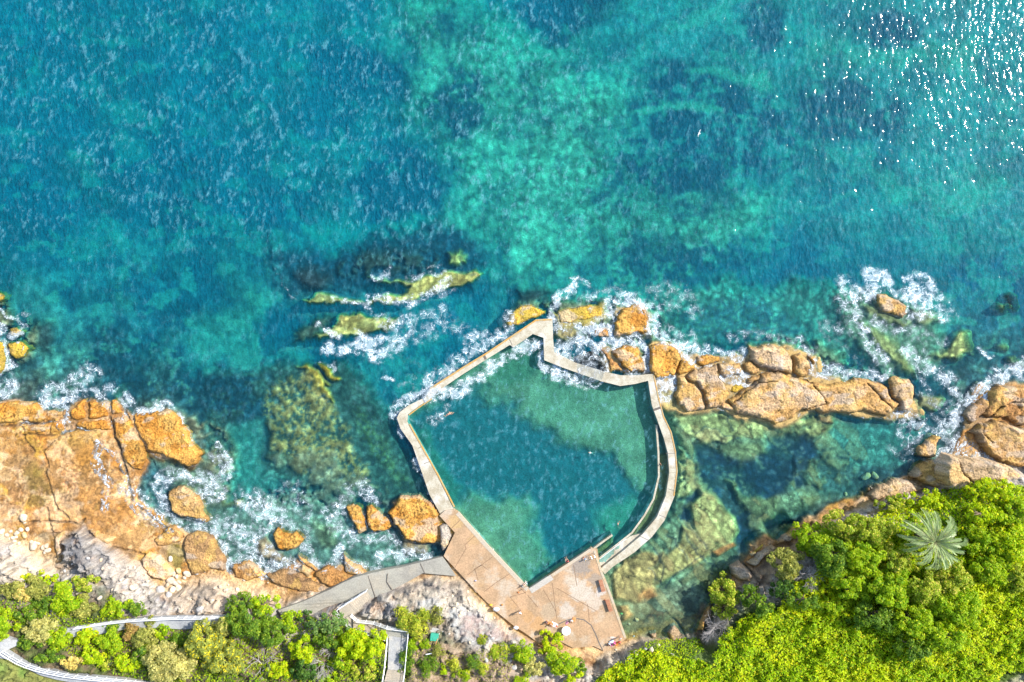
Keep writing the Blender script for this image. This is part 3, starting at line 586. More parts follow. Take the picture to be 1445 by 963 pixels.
ROCKS = [
 (1,[(-60,210),(50,195),(120,178),(200,195),(240,235),(258,285),(215,302),(100,308),(-60,300)],'org',.55,'long pitted orange slab cut by the left frame edge, with surf along its top'),
 (1,[(255,240),(300,230),(352,235),(358,290),(300,297),(262,285)],'tan',.25,'low smooth tan block between the long pitted slab and the foam gap'),
 (1,[(440,195),(478,180),(487,275),(450,298),(410,290),(405,255),(425,215)],'org',.6,'left one of two square pitted blocks standing beside each other in the western surf'),
 (1,[(500,185),(540,195),(600,240),(606,272),(560,285),(500,278)],'org',.6,'right one of two square pitted blocks standing beside each other in the western surf'),
 (1,[(622,235),(628,175),(650,180),(675,225),(688,255),(630,265)],'org',.45,'small triangular orange rock between the square pitted blocks and the water channel'),
 (1,[(270,335),(290,305),(350,300),(357,350),(280,368)],'org',.5,'small dark orange knob below the low smooth tan block, over the long crack'),
 (1,[(150,340),(200,322),(265,312),(262,350),(215,372),(150,368)],'org',.35,'narrow pitted orange strip under the long slab at left'),
 (1,[(430,312),(500,292),(612,288),(620,350),(560,348),(450,343),(425,330)],'org',.45,'flat pitted orange shelf just below the two square blocks'),
 (1,[(632,285),(700,265),(740,320),(790,400),(826,500),(792,575),(735,560),(700,500),(660,400)],'org',.4,'long tapering orange slab between two dark diagonal clefts'),
 (1,[(755,268),(850,250),(950,235),(1000,280),(1060,350),(1082,430),(1140,480),(1120,545),(1060,560),(980,520),(920,480),(840,470),(800,400),(765,330)],'org',.6,'broad wedge of orange rock with dark holes at the outer end of the western platform'),
 (1,[(948,695),(1000,668),(1060,680),(1100,710),(1145,755),(1152,800),(1185,850),(1165,872),(1080,850),(1000,830),(960,810),(945,750)],'tan',.95,'lone pear shaped orange boulder standing in foam off the western platform'),
 (2,[(1045,130),(1100,110),(1200,130),(1225,200),(1275,260),(1272,335),(1200,322),(1130,345),(1082,358),(1060,300),(1035,240)],'brn',.7,'large smooth dark brown block at the water edge with an orange rim'),
 (2,[(810,262),(850,232),(900,250),(975,320),(980,345),(930,400),(870,375),(806,320)],'smo',.8,'smooth bright orange boulder with white streaks below the dark brown block'),
 (2,[(303,130),(360,122),(352,200),(340,290),(310,292)],'pal',.7,'tall narrow off white block beside the dark grey cliff rocks'),
 (2,[(500,90),(530,100),(560,130),(640,160),(600,190),(540,160)],'tan',.4,'flat cracked tan ledge above the grey cliff rocks'),
 (2,[(870,150),(940,90),(985,70),(1030,120),(1020,170),(950,190),(890,200)],'red',.4,'rough orange brown hump beside the dark brown block'),
 (3,[(330,130),(365,88),(420,118),(470,118),(515,160),(500,190),(450,218),(390,210),(345,180)],'org',.8,'oval knobbly orange boulder alone in the surf above the brown ledges'),
 (3,[(755,-22),(790,-40),(830,-25),(852,25),(872,95),(838,120),(808,92),(778,35)],'org',.8,'narrow upright orange boulder, left of the pair beside the big orange hump'),
 (3,[(862,-22),(900,-35),(950,10),(1000,40),(1022,85),(985,112),(910,108),(872,70)],'org',.8,'wider pitted orange boulder, right of the pair beside the big orange hump'),
 (3,[(985,0),(1050,-50),(1065,-90),(1160,-95),(1230,-45),(1272,10),(1278,80),(1262,175),(1190,190),(1090,150),(1030,70)],'org',.75,'big rounded orange hump with a dark wet hollow against the pool deck corner'),
 (3,[(1282,80),(1322,60),(1355,130),(1340,180),(1300,222),(1280,180)],'gry',.9,'grey upright boulder wedged against the left edge of the pool deck'),
 (3,[(730,235),(790,280),(850,310),(885,350),(820,365),(760,350),(735,300)],'tan',.7,'shark fin shaped orange rock leaning against the grey path'),
 (3,[(580,340),(650,300),(720,330),(775,370),(768,395),(700,430),(620,410),(575,370)],'red',.6,'wide rough orange rock between the fin shaped rock and the brown ledges'),
 (3,[(300,360),(400,322),(480,342),(560,382),(650,435),(630,460),(540,463),(440,438),(350,410)],'brn',.5,'long dark golden ledge with black stains above the cliff tree'),
 (3,[(460,320),(510,302),(570,342),(550,374),(480,345)],'tan',.6,'small orange block resting behind the dark golden ledge'),
 (3,[(470,242),(560,290),(600,328),(575,340),(510,302)],'red',.4,'thin orange sliver of rock pointing into the surf near the brown ledges'),
 (3,[(110,300),(200,280),(250,310),(288,370),(200,390),(120,368)],'red',.5,'low russet ledge beside the dark brown block, washed by foam'),
 (9,[(190,210),(235,150),(262,120),(320,118),(370,140),(385,268),(360,290),(190,295)],'org',.9,'square pitted orange block, uppermost of the rocks north of the pool'),
 (9,[(60,278),(90,250),(150,250),(160,300),(128,308)],'org',.35,'small low orange rock awash between the yellow reef and the square block'),
 (9,[(170,382),(210,352),(320,352),(342,420),(380,490),(342,508),(262,505),(205,430)],'org',.8,'cracked orange block right beside the bend of the pool wall'),
 (9,[(90,366),(130,370),(175,420),(250,500),(170,500),(150,430)],'red',.4,'narrow brown strip of rock in front of the cracked orange block'),
 (9,[(385,350),(490,330),(550,380),(575,430),(520,530),(420,545),(390,500),(385,420)],'org',.95,'big orange block veined with white foam at the pool wall corner'),
 (9,[(540,500),(570,420),(610,430),(655,488),(560,520)],'org',.7,'dark orange wedge touching the foam veined block'),
 (9,[(650,420),(700,395),(790,408),(800,440),(690,474),(655,450)],'org',.6,'flat oval pitted rock on the seaward side between two foam channels'),
 (9,[(780,450),(900,450),(918,488),(900,520),(822,538),(785,500)],'tan',.7,'rounded tan boulder right of the flat oval pitted rock'),
 (9,[(602,512),(700,472),(775,460),(785,520),(845,620),(790,700),(708,716),(702,620),(652,570),(602,540)],'big',1.0,'broad tan slab with a round pan in its middle'),
 (9,[(540,522),(595,517),(600,545),(645,575),(693,620),(700,713),(600,720),(550,680),(530,640),(545,590)],'tan',.9,'purplish tan slab left of the crack, next to the pool wall'),
 (9,[(916,450),(950,430),(1020,480),(1025,505),(960,525),(925,500)],'tan',.8,'small brown angular block at the left foot of the large pitted capstone'),
 (9,[(955,370),(1030,355),(1150,360),(1185,400),(1203,508),(1150,503),(1030,480),(960,430)],'pal',1.4,'large pale pitted capstone lying on top of the long headland rock'),
 (9,[(1192,400),(1240,387),(1305,480),(1283,535),(1240,540),(1205,500)],'tan',1.2,'tall pitted block leaning on the right side of the large capstone'),
 (9,[(1275,400),(1320,410),(1330,450),(1320,473),(1295,450)],'org',.5,'little round orange rock in the foam right of the leaning pitted block'),
 (9,[(840,602),(870,565),(910,565),(918,598),(870,620)],'yel',.4,'small bright yellow orange rock in the gap beside the broad tan slab'),
 (9,[(935,542),(1025,512),(1022,568),(940,568)],'tan',.7,'small tan block under the brown angular block'),
 (9,[(790,692),(805,660),(885,700),(880,725),(802,710)],'smo',.55,'small rectangular pinkish block at the water edge below the broad slab'),
 (10,[(-233,780),(-150,730),(-63,680),(-33,632),(60,612),(150,652),(250,682),(330,690),(400,680),(500,655),(600,670),(675,702),(700,760),(735,805),(700,842),(662,880),(600,860),(520,842),(380,858),(250,850),(187,845),(147,880),(87,900),(37,918),(-63,888),(-143,868),(-190,845)],'big',1.3,'very long golden headland rock running east from the pool wall'),
 (10,[(688,660),(740,650),(800,665),(825,700),(820,790),(790,850),(742,848),(735,795),(700,740)],'pal',1.2,'knobbly pinkish end of the long headland rock, set off by a dark crack'),
 (10,[(600,185),(660,185),(730,210),(780,250),(775,300),(755,320),(700,300),(650,280),(612,240)],'tan',.7,'lone orange islet ringed by white breaking surf in the eastern sea'),
 (12,[(835,480),(860,440),(945,375),(980,390),(950,440),(945,500),(920,513),(880,500),(845,500)],'tan',1.0,'slanting orange rock standing in the channel above the shore boulders'),
 (12,[(830,345),(860,310),(895,285),(880,320),(840,362)],'red',.2,'thin orange sliver awash in the eastern channel'),
 (12,[(820,600),(850,550),(930,520),(965,530),(975,600),(1015,688),(950,690),(890,660),(822,630)],'tan',1.6,'yellowish boulder at the shore left of the dark cleft'),
 (12,[(990,540),(1030,500),(1100,510),(1200,520),(1290,530),(1390,560),(1440,640),(1290,650),(1150,640),(1110,700),(1060,712),(1005,660)],'pal',2.0,'wide pale pinkish boulder in front of the bright green bushes on the right'),
 (12,[(1100,270),(1160,200),(1210,170),(1250,182),(1250,230),(1180,300),(1140,318)],'brn',.8,'dark brown ribbed rock at the seaward tip of the right hand rocks'),
 (12,[(1252,130),(1310,95),(1440,110),(1560,100),(1560,330),(1440,328),(1340,278),(1265,285),(1205,268),(1250,200)],'red',1.4,'upper rust coloured rock mass reaching the right frame edge'),
 (12,[(1150,372),(1200,322),(1280,295),(1350,300),(1440,342),(1600,350),(1600,560),(1410,562),(1260,498),(1200,430),(1180,382)],'big',1.7,'lower golden rock mass with round holes at the right frame edge'),
 (12,[(1140,130),(1190,85),(1235,95),(1180,150),(1140,160)],'red',.15,'flat reddish rock awash beyond the dark ribbed rock'),
 (12,[(560,722),(620,662),(720,622),(830,650),(900,688),(800,700),(720,738),(600,758)],'pal',1.1,'long pinkish ledge along the lagoon shore beneath the green hillside'),
 (5,[(845,312),(900,270),(960,330),(990,398),(960,410),(900,388),(862,360)],'pal',1.2,'tilted cream sandstone slab at the lagoon edge above the round tree'),
 (5,[(950,282),(1000,240),(1090,190),(1130,220),(1120,258),(1050,250),(982,308)],'pal',1.3,'long banded cream slab right of the tilted slab, under the olive tree'),
 (5,[(945,240),(1030,175),(1042,190),(962,250)],'yel',.4,'narrow vivid orange ledge at the lagoon waterline'),
 (5,[(1110,190),(1140,130),(1220,100),(1210,150),(1160,180)],'tan',.8,'small stepped brown rocks at the lagoon shore below the leafy tree'),
 (5,[(480,672),(530,642),(580,700),(570,728),(520,733)],'pal',.6,'pale layered block on the small beach below the lagoon'),
 (5,[(395,690),(420,676),(432,706),(410,720)],'pal',.45,'small off white block beside the layered block on the beach'),
 (5,[(655,690),(680,610),(690,560),(735,510),(722,590),(700,660)],'red',.7,'thin reddish slab standing on edge near the grey brush'),
 (17,[(50,745),(180,735),(245,780),(200,860),(130,870),(60,820)],'yel',.35,'yellow rock with a dark hole, awash at the left frame edge'),
 (17,[(-100,740),(5,748),(35,830),(45,960),(0,1000),(-100,1000)],'yel',.6,'bright orange rock cut by the left frame edge, behind foam'),
 (17,[(-90,300),(0,310),(62,340),(40,380),(0,402),(-90,390)],'yel',.12,'pale yellow rock just breaking the surface at the left frame edge'),
 (17,[(60,630),(130,615),(190,650),(180,690),(100,690)],'yel',.12,'yellow rock covered by a foam swirl above the rock with a dark hole'),
 (13,[(370,302),(450,212),(520,200),(600,235),(600,258),(520,280),(440,320),(388,325)],'yel',.22,'yellow weedy rock touching the outside of the pool wall tip'),
 (13,[(662,242),(740,220),(850,195),(920,215),(920,268),(780,290),(740,308),(682,300)],'yel',.2,'long yellow orange rock awash just right of the pool wall tip'),
]
ck = {'very long': [(10,[(60,620),(130,640),(250,690)],1.4),(10,[(250,700),(330,800),(200,840)],1.0),(10,[(560,690),(640,780),(700,830)],1.3),(10,[(-200,790),(-60,690),(40,680)],1.3)],
      'broad wed': [], 'cracked orange block': [(9,[(175,405),(240,470),(280,500)],1.4)], 'upper rust': [(12,[(1250,290),(1330,200),(1440,190)],1.6)], 'lower golden': [(12,[(1280,295),(1350,300),(1440,335)],1.6),(12,[(1230,300),(1200,360),(1260,420)],1.3)],
      'wide pale': [(12,[(1060,520),(1100,600),(1150,640)],1.2)], 'big rounded': []}
for r in ROCKS:
    cr = next((v for k_, v in ck.items() if r[4].startswith(k_)), ())
    big = r[3] > 1.0
    rock(r[0], r[1], r[2], r[3], r[4], edge=7 if big else 4.5, cracks=cr, tilt=(0, -.25) if big else (0, 0), rough=.2 if big else .13)

# loose stones on the platform
def pebble_mesh(seed):
    bm = bmesh.new(); bmesh.ops.create_icosphere(bm, subdivisions=2, radius=1); rr = random.Random(seed)
    dirs = [(Vector((rr.gauss(0,1), rr.gauss(0,1), rr.gauss(0,1))).normalized(), rr.uniform(.62,.92)) for _ in range(9)]
    for v in bm.verts:
        for d, k_ in dirs:
            q = v.co.dot(d)
            if q > k_: v.co -= d*(q-k_)
    me = bpy.data.meshes.new('loose_stone'); bm.to_mesh(me); bm.free(); return me
PEB = [pebble_mesh(i) for i in range(5)]
STONEM = [mat_noisy('stone_cream', (.60,.52,.40), (.50,.38,.25), 2, 8), mat_noisy('stone_orange', (.55,.36,.12), (.52,.42,.26), 2, 8), mat_noisy('stone_grey', (.33,.32,.31), (.45,.42,.38), 2, 8)]
def stone(t, x, y, r, mi, label, group):
    (u, v), = T(t, [(x, y)]); me = PEB[len(bpy.data.objects) % 5].copy(); me.materials.append(STONEM[mi]); z = gz(u, v)
    o = link('loose_stone', me); r = r/TILES[t][2]/8; o.scale = (r*random.uniform(.9,1.25), r*random.uniform(.75,1), r*.7); o.rotation_euler = (0, 0, random.uniform(0, 6))
    o.location = P(u, v, z+r*.3); tag(o, label, 'stone', group)
for x, y, r in ((10,110,20),(40,130,14),(75,145,16),(62,108,12),(95,120,16),(118,100,15),(80,165,14),(108,178,13),(55,150,10),(140,60,8),(90,140,11)):
    stone(2, x, y, r, 0, 'cream loose stone in the stony heap near the left frame edge', 'cream stones in the left heap')
stone(2,155,97,16,0,'roundest white stone at the right end of the left stone heap','loose stones'); stone(2,138,130,17,1,'bright orange stone beside the left stone heap','loose stones')
stone(2,133,30,25,0,'large oval cream stone lying alone above the left stone heap','loose stones')
for x, y, r in ((190,190,24),(180,172,14),(215,178,12),(245,200,17),(262,190,18),(270,215,18),(255,225,12)):
    stone(2, x, y, r, 0, 'cream stone beside the orange pool of the left platform', 'cream stones by the orange rock pool')
for x, y, r in ((965,385,24),(990,400,20),(950,410,16),(1010,430,20),(975,440,22),(1000,365,14),(985,350,16),(1045,370,14),(1012,395,13)):
    stone(2, x, y, r, 0, 'cream stone in the pile under the smooth orange boulder', 'cream stones under the orange boulder')
stone(2,1010,332,17,1,'orange stone on top of the pile under the smooth boulder','loose stones'); stone(2,1058,348,21,0,'white angular stone at the right of the pile under the smooth boulder','loose stones')
stone(2,910,440,28,2,'large round grey stone left of the stone pile','loose stones'); stone(2,955,468,24,2,'dark grey stone under the stone pile','loose stones'); stone(2,1132,548,22,2,'dark round stone above the left path railing','loose stones')
stone(5,315,608,14,1,'white and orange stone in the shallow water by the deck','loose stones'); stone(5,272,632,9,1,'small yellow stone beside the deck in the shallows','loose stones')
stone(12,550,612,26,1,'round yellowish stone under the lagoon surface, left of a pair','loose stones'); stone(12,600,605,24,1,'curved yellowish stone under the lagoon surface, right of a pair','loose stones'); stone(12,435,712,11,1,'small orange stone alone in the lagoon','loose stones')
stone(7,145,843,22,1,'round yellow green stone alone under the shallow western water','loose stones')
stone(4,450,820,14,2,'pale grey rock in the scrub on the slope, upper one','loose stones'); stone(4,505,835,18,2,'blue grey rock beside the yellowish tussock','loose stones'); stone(4,640,840,16,2,'pale lilac rock next to the lime green tree','loose stones'); stone(4,665,880,18,2,'tall grey rock between the lime green tree and the lilac rock','loose stones')

rr_ = random.Random(4)
for t, (xa, ya, xb, yb), n_, lab, grp in ((2,(360,240,1250,560),34,'small broken cream rock lying on the pale cliff above the left path','rubble on the western cliff'),(3,(0,380,360,520),10,'small broken rock on the bank below the brown ledges','rubble under the brown ledges'),
        (4,(60,400,620,760),30,'small broken rock on the pale rock hill behind the deck','rubble on the rock hill'),(5,(60,700,640,860),16,'small rock on the grey bank above the little beach','rubble on the grey bank'),(12,(560,640,1250,760),10,'small rock at the top of the lagoon ledges','rubble above the lagoon')):
    for i in range(n_): stone(t, rr_.uniform(xa, xb), rr_.uniform(ya, yb), rr_.choice((5,7,9,12,16)), rr_.choice((0,0,2)), lab, grp)

# ------------------------------------------------------------------ terrain mesh on a world grid
def axis(lo, hi, step, far):
    a = list(np.arange(lo, hi, step)); d = step
    x = a[-1]; ext = []
    while x < far: d *= 1.5; x += d; ext.append(x)
    x = a[0]; d = step; e2 = []
    while x > -far: d *= 1.5; x -= d; e2.append(x)
    return np.array(e2[::-1]+a+ext)
ax = axis(-112, 112, .18, 3000); ay = axis(-80, 80, .18, 3000)[::-1]
X, Y = np.meshgrid(ax, ay)
Z = np.zeros_like(X)
for _ in range(4):
    kz = 8*H/(H-Z); uu = X*kz+CX; vv = CY-Y*kz; Z = bil(HT, uu, vv)
o = link('terrain', gridmesh('terrain', X, Y, Z, None, bil(CL, uu, vv)), GROUND); tag(o, None, None, None, 'structure')
del X, Y, Z
# ------------------------------------------------------------------ water sheet: swell, chop, depth and foam
DECKWALL = []           # filled by the wall outlines, keeps the foam attribute honest
F = np.zeros_like(U); LIFT = np.zeros_like(U)
def foam(t, pts, wd, amt, soft=1.0, lift=0.0, w=1):
    pl = T(t, pts); wd = wd/TILES[t][2]*1.55 if t else wd; amt *= .80; s = win(pl, wd*2+12)
    x, y = ((U, V), (UW, VW), (UL, VL))[w]
    d = dist_line(pl, x[s], y[s]); m = sm(wd*1.25, wd*.1, d)*amt
    F[s] = np.maximum(F[s], m)
    if lift: LIFT[s] = np.maximum(LIFT[s], sm(wd, 0, d)*lift)
def foamp(t, pts, amt, soft=6, lift=0.0, w=1):
    s, m = mask(T(t, pts), soft, w); F[s] = np.maximum(F[s], m*amt)
    if lift: LIFT[s] = np.maximum(LIFT[s], m*lift)
# shoreline wash: water close to anything that stands out of it
def blur(A, n):
    for _ in range(n):
        A = (A+np.roll(A, 1, 0)+np.roll(A, -1, 0))/3; A = (A+np.roll(A, 1, 1)+np.roll(A, -1, 1))/3
    return A
em = (HR > .02).astype(np.float32); near = blur(em, 10)
expo = np.ones_like(U)*.55
for t, pts, a in ((11,[(440,20),(1100,150),(1444,90),(1750,230),(1600,600),(1300,760),(900,1000),(500,1600),(200,1600),(60,960),(440,700),(545,420)],.03), (0,POOL,0.0),
                  (1,[(-400,330),(150,360),(400,380),(560,420),(560,620),(760,760),(860,1200),(-400,1200)],.08)):
    s, m = mask(T(t, pts), 6, 0); expo[s] = expo[s]*(1-m)+a*m
F = np.clip(near*1.7, 0, 1)*expo*(.45+.8*NM)
F *= (SDH < 0)*(1-sm(.02, .15, HR))
for f in (
 (1,[(-60,120),(20,130),(60,90)],60,.8),(1,[(230,190),(280,130),(400,100),(470,40),(520,20)],55,.75),(1,[(240,200),(330,190),(400,160),(440,150)],40,.95),(1,[(375,230),(385,300),(360,330)],30,.95),
 (1,[(440,150),(560,130),(600,200),(612,230)],30,.8),(1,[(600,120),(650,110)],30,.7),(1,[(690,180),(700,230),(705,280)],18,.8),(1,[(720,150),(760,230),(800,255),(900,230),(880,190),(960,210),(1030,300),(1070,400),(1070,470),(1100,500)],22,.95),
 (1,[(1240,440),(1290,530),(1300,600),(1260,680)],22,.85),(1,[(1200,500),(1230,560)],20,.5),(1,[(900,640),(960,610),(1100,620),(1180,620),(1240,700),(1150,720)],45,.85),(1,[(890,660),(920,760),(940,850)],28,.8),
 (1,[(740,740),(830,830),(950,880),(1100,900),(1300,930)],45,.75),(1,[(560,440),(560,560),(620,640),(600,780)],36,.8),(1,[(600,440),(680,520),(700,590),(740,720)],22,.7),(1,[(700,680),(820,740),(860,840)],50,.7),
 (1,[(180,300),(140,325)],14,.7),(1,[(380,355),(440,345),(540,350)],8,.7),
 (2,[(1000,60),(1100,80),(1220,60),(1300,150),(1440,130)],60,.7),(2,[(1250,160),(1300,250),(1440,270)],45,.75),
 (3,[(0,100),(60,200),(100,290)],50,.8),(3,[(90,60),(200,150),(250,260),(300,340),(440,290),(470,300)],50,.8),(3,[(260,10),(330,60),(250,140),(150,180)],35,.8),(3,[(400,60),(480,90)],30,.7),(3,[(320,220),(420,260)],35,.75),
 (3,[(520,200),(560,280),(620,320),(700,280),(730,200)],35,.8),(3,[(640,0),(700,80),(760,180),(720,240)],45,.6),(3,[(740,110),(850,150),(960,120),(1060,200)],40,.65),(3,[(760,280),(860,320),(940,300)],40,.75),(3,[(960,240),(1100,220),(1230,250)],35,.85),(3,[(1100,100),(1150,70),(1172,110),(1130,130)],10,.8),(3,[(480,-60),(560,60),(530,140)],40,.5),
 (7,[(0,560),(60,620),(70,700),(20,780)],30,.7),(7,[(180,830),(250,850),(380,900),(300,940)],70,.85),(7,[(470,760),(540,860),(440,900)],35,.5),(7,[(700,900),(760,780),(860,740),(900,820)],45,.65),(7,[(740,860),(720,960)],35,.7),(7,[(500,740),(400,740),(360,800)],25,.45),
 (7,[(1030,320),(1070,270),(1180,230),(1240,215)],42,1.0),(7,[(1040,340),(1050,420),(1080,460)],16,.8),(7,[(1150,610),(1190,660),(1220,710)],20,.95),(7,[(1235,760),(1260,830),(1300,890)],28,1.0),(7,[(980,150),(1020,145)],12,.7),(7,[(1060,170),(1150,180)],14,.5),
 (8,[(80,570),(100,510),(200,475),(280,440),(300,420)],30,1.0),(8,[(250,400),(400,310),(540,210),(700,110)],44,.72),(8,[(470,260),(470,180),(540,130),(600,130)],36,.75),(8,[(640,150),(720,60),(720,30)],34,.8),(8,[(250,475),(300,475),(430,460),(560,370),(640,290),(760,220),(860,180),(900,190)],34,.98),(8,[(300,475),(420,440)],30,1.0),
 (8,[(440,420),(560,350),(600,290)],26,.9),(8,[(820,240),(850,190)],10,.9),(8,[(900,200),(915,300),(980,370),(1100,400),(1200,405)],28,1.0),(8,[(940,300),(1040,350),(1160,385)],30,.95),(8,[(180,840),(220,900),(250,950)],22,.9),
 (8,[(280,620),(330,590),(350,560)],34,.62),(8,[(150,590),(180,640)],16,.4),(8,[(0,210),(60,180),(100,180)],40,.95),(8,[(100,130),(200,80),(300,60),(440,90)],50,.5),(8,[(0,380),(60,388)],10,.6),(8,[(150,370),(240,400)],26,.4),
 (8,[(740,800),(520,960)],14,.2),
 (14,[(340,690),(420,700),(520,670),(600,740),(680,700),(740,660)],40,1.0),(14,[(500,620),(560,660),(640,650)],34,1.0),(14,[(280,560),(340,600),(400,620)],22,.95),(14,[(640,540),(760,560),(820,620),(700,640),(800,620)],44,.7),(14,[(780,520),(900,520),(980,480),(900,620)],46,.6),(14,[(560,420),(640,400),(720,430),(860,420),(960,360),(1020,310)],30,.75),
 (14,[(600,290),(690,270),(690,230),(660,260)],16,.7),(14,[(880,230),(950,215)],14,.6),(14,[(780,300),(900,270),(1000,265)],16,.7),(14,[(350,400),(420,410),(500,430),(600,500)],18,.7),(14,[(960,400),(1050,360)],24,.5),(14,[(1000,570),(1100,580)],20,.5),(14,[(740,720),(860,800),(900,880)],30,.3),(14,[(30,240),(80,320),(160,430)],8,.55),(14,[(660,868),(700,870)],8,.9),(14,[(300,770),(360,780),(380,820)],12,.8),
 (13,[(640,280),(645,200),(700,130),(800,60)],26,.95),(13,[(700,140),(820,90),(760,60)],34,.65),(13,[(650,470),(700,500),(720,440),(800,400),(900,300),(980,250)],45,.95),(13,[(640,330),(740,330),(820,340),(960,310)],34,.8),(13,[(760,500),(800,560),(900,540)],60,.75),(13,[(790,390),(900,440),(1000,410),(1120,400),(1190,460),(1180,560)],38,1.0),(13,[(960,320),(970,380),(1010,390)],22,1.0),
 (13,[(960,190),(1080,170),(1200,220),(1200,340),(1300,370)],45,.85),(13,[(840,150),(1000,120),(1100,160)],40,.55),(13,[(560,620),(660,630),(800,620),(900,640)],40,.0),(13,[(1240,620),(1340,640),(1280,700)],44,1.0),(13,[(1300,420),(1444,470)],45,.9),(13,[(1220,120),(1400,140),(1444,240)],60,.5),(13,[(1070,575),(1120,590)],30,.8),
 (9,[(0,90),(100,60),(200,40),(300,90)],40,.5),(9,[(390,130),(500,120),(620,90)],50,.45),(9,[(390,250),(500,300),(600,320)],50,.75),(9,[(560,340),(640,400),(600,420)],40,1.0),(9,[(640,380),(760,380),(900,420),(930,380)],30,.75),(9,[(800,530),(900,560),(920,520),(800,470)],24,.9),(9,[(860,300),(1000,290),(1180,330),(1300,380)],40,.5),(9,[(420,560),(480,560),(440,660)],30,.95),(9,[(640,470),(680,485),(760,450)],14,.9),(9,[(870,540),(930,580)],20,.9),(9,[(1300,480),(1444,500)],50,.8),(9,[(1240,320),(1280,390)],26,.7),(9,[(100,480),(0,440)],60,.8),
 (10,[(420,120),(440,170),(500,170),(560,200),(590,150),(640,110),(560,60)],46,.9),(10,[(660,80),(680,160),(740,190)],26,.95),(10,[(750,190),(800,150),(860,190),(900,240),(800,220),(840,180)],40,1.0),(10,[(780,90),(860,75),(930,140),(970,240),(990,330)],30,.85),(10,[(470,180),(490,300),(540,400),(600,520),(640,560)],40,.8),(10,[(400,220),(440,280),(500,330)],50,.6),(10,[(600,330),(700,390),(780,380),(900,400)],34,.65),(10,[(780,300),(870,290),(960,300)],36,.75),
 (10,[(1030,220),(1040,330)],30,.6),(10,[(300,360),(400,370),(500,420)],34,.55),(10,[(780,500),(840,560),(900,600),(1000,660),(1050,720)],44,.85),(10,[(800,430),(900,420),(980,450)],34,.5),(10,[(880,470),(900,600),(860,650),(900,720)],30,.5),(10,[(230,620),(340,630),(440,650),(560,640),(680,640)],34,.8),(10,[(250,560),(300,600)],26,.8),
 (10,[(300,400),(440,500),(560,600)],26,.4),(10,[(1170,480),(1260,545)],14,.9),(10,[(1300,700),(1340,640),(1400,600),(1444,580)],50,.9),(10,[(1040,900),(1100,860),(1180,780),(1280,700)],44,1.0),(10,[(700,850),(800,860),(760,910),(860,900)],44,.7),(10,[(880,740),(960,880),(1060,780)],40,.5),(10,[(1200,520),(1444,440)],30,.15),
 (12,[(1010,500),(1100,460),(1060,420),(1150,480),(1240,500)],60,.95),(12,[(980,340),(1060,260),(1120,180),(1230,110),(1300,80)],44,.95),(12,[(700,240),(720,300),(800,330),(860,280)],36,.5),(12,[(740,320),(780,420),(860,370),(940,350),(1000,380)],36,.65),(12,[(700,460),(780,500),(830,470)],40,.45),(12,[(880,530),(950,500),(980,540)],22,.8),(12,[(930,260),(980,200),(1080,180)],26,.5),(12,[(1240,90),(1300,40),(1444,20)],50,.8),
 (17,[(-60,430),(0,470),(90,520),(160,560),(200,600),(160,640)],26,.75),(17,[(-60,540),(20,600),(40,680),(110,690),(200,680)],26,.95),(17,[(30,740),(60,860),(100,920),(40,960),(0,980)],36,1.0),(17,[(170,750),(215,790)],12,.9),(17,[(140,510),(250,510)],16,.5),(17,[(0,620),(20,720)],22,.9),
 (4,[(0,260),(60,240),(180,265)],26,.9),(4,[(470,150),(560,240)],16,.5),(4,[(330,0),(520,190),(580,260)],9,.8)):
    foam(*f)
WR = [(13,[(760,455),(860,435),(930,470),(955,530),(950,600),(900,655),(830,640),(760,590)])]
foamp(13, [(770,500),(860,470),(930,520),(945,570),(925,630),(890,648),(800,620),(770,580)], .60, 4, .68, 0)
s, m = mask(T(13, [(770,500),(860,470),(930,520),(945,570),(925,630),(890,648),(800,620),(770,580)]), 4, 1); F[s] = F[s]*(1-m)+np.minimum(F[s], .42)*m
foam(13, [(850,440),(915,462),(948,520),(953,580),(935,625),(900,652)], 3.5, 1.1, 1, 0, 0)
foamp(0, [(594,560),(606,548),(622,544),(628,552),(612,562),(600,572)], .95, 3, .72, 0)
foam(13, [(850,436),(915,462),(950,520),(955,580),(935,625),(900,655)], 9, .98, 1, 0, 0)
# waves: short chop crossing a low swell
ang = R(-28); cu_ = U*math.cos(ang)-V*math.sin(ang); cv_ = U*math.sin(ang)+V*math.cos(ang)
swell = fbm(cu_/60, cv_/150, 3, 41)-.5
ch = fbm(cu_/5.5+W1x*2, cv_/12+W1y*2, 4, 42, .55)
ch2 = fbm((U*.8+V*.6)/11, (-U*.6+V*.8)/20, 4, 43, .55)
calm = np.ones_like(U)
for t, pts, a in ((0,POOL,.85),(11,[(440,20),(1100,150),(1444,200),(1444,500),(1250,700),(900,1000),(200,1600),(60,960),(440,700),(545,420)],.45)):
    s, m = mask(T(t, pts), 8, 0); calm[s] = calm[s]*(1-m)+a*m
openw = sm(0, 90, np.maximum(-SDL, 0))*.5+.5
WZ = swell*.25*(1-.8*sm(.3,.9,1-calm))+((1-np.abs(2*ch-1)*1.6)*.05+(1-np.abs(2*ch2-1)*1.6)*.04)*calm*openw
WZ += F*.05
WZ = np.where(F > .38, np.maximum(WZ, np.where(HR < .95, HR+.02, WZ)), WZ)   # thin run of water across low rock
lf = LIFT > .1
WZ = np.where(lf, np.maximum(WZ, LIFT+.06*NX), WZ)
DEP = np.clip(WZ-HR, 0, 12); DEP = np.where(lf, .05, DEP)
SKYSTREAK = (1-.55*sm(700, 950, U))*(1-.75*sm(300, 420, V))*(.25+.75*sm(.38, .58, fbm(U/45, V/45, 3, 71)))*sm(.55, .88, (1-np.abs(2*ch-1)*1.6)*.5+(1-np.abs(2*ch2-1)*1.6)*.25+.25*NX)  # pale streaks along wave crests, painted in place of sky reflections
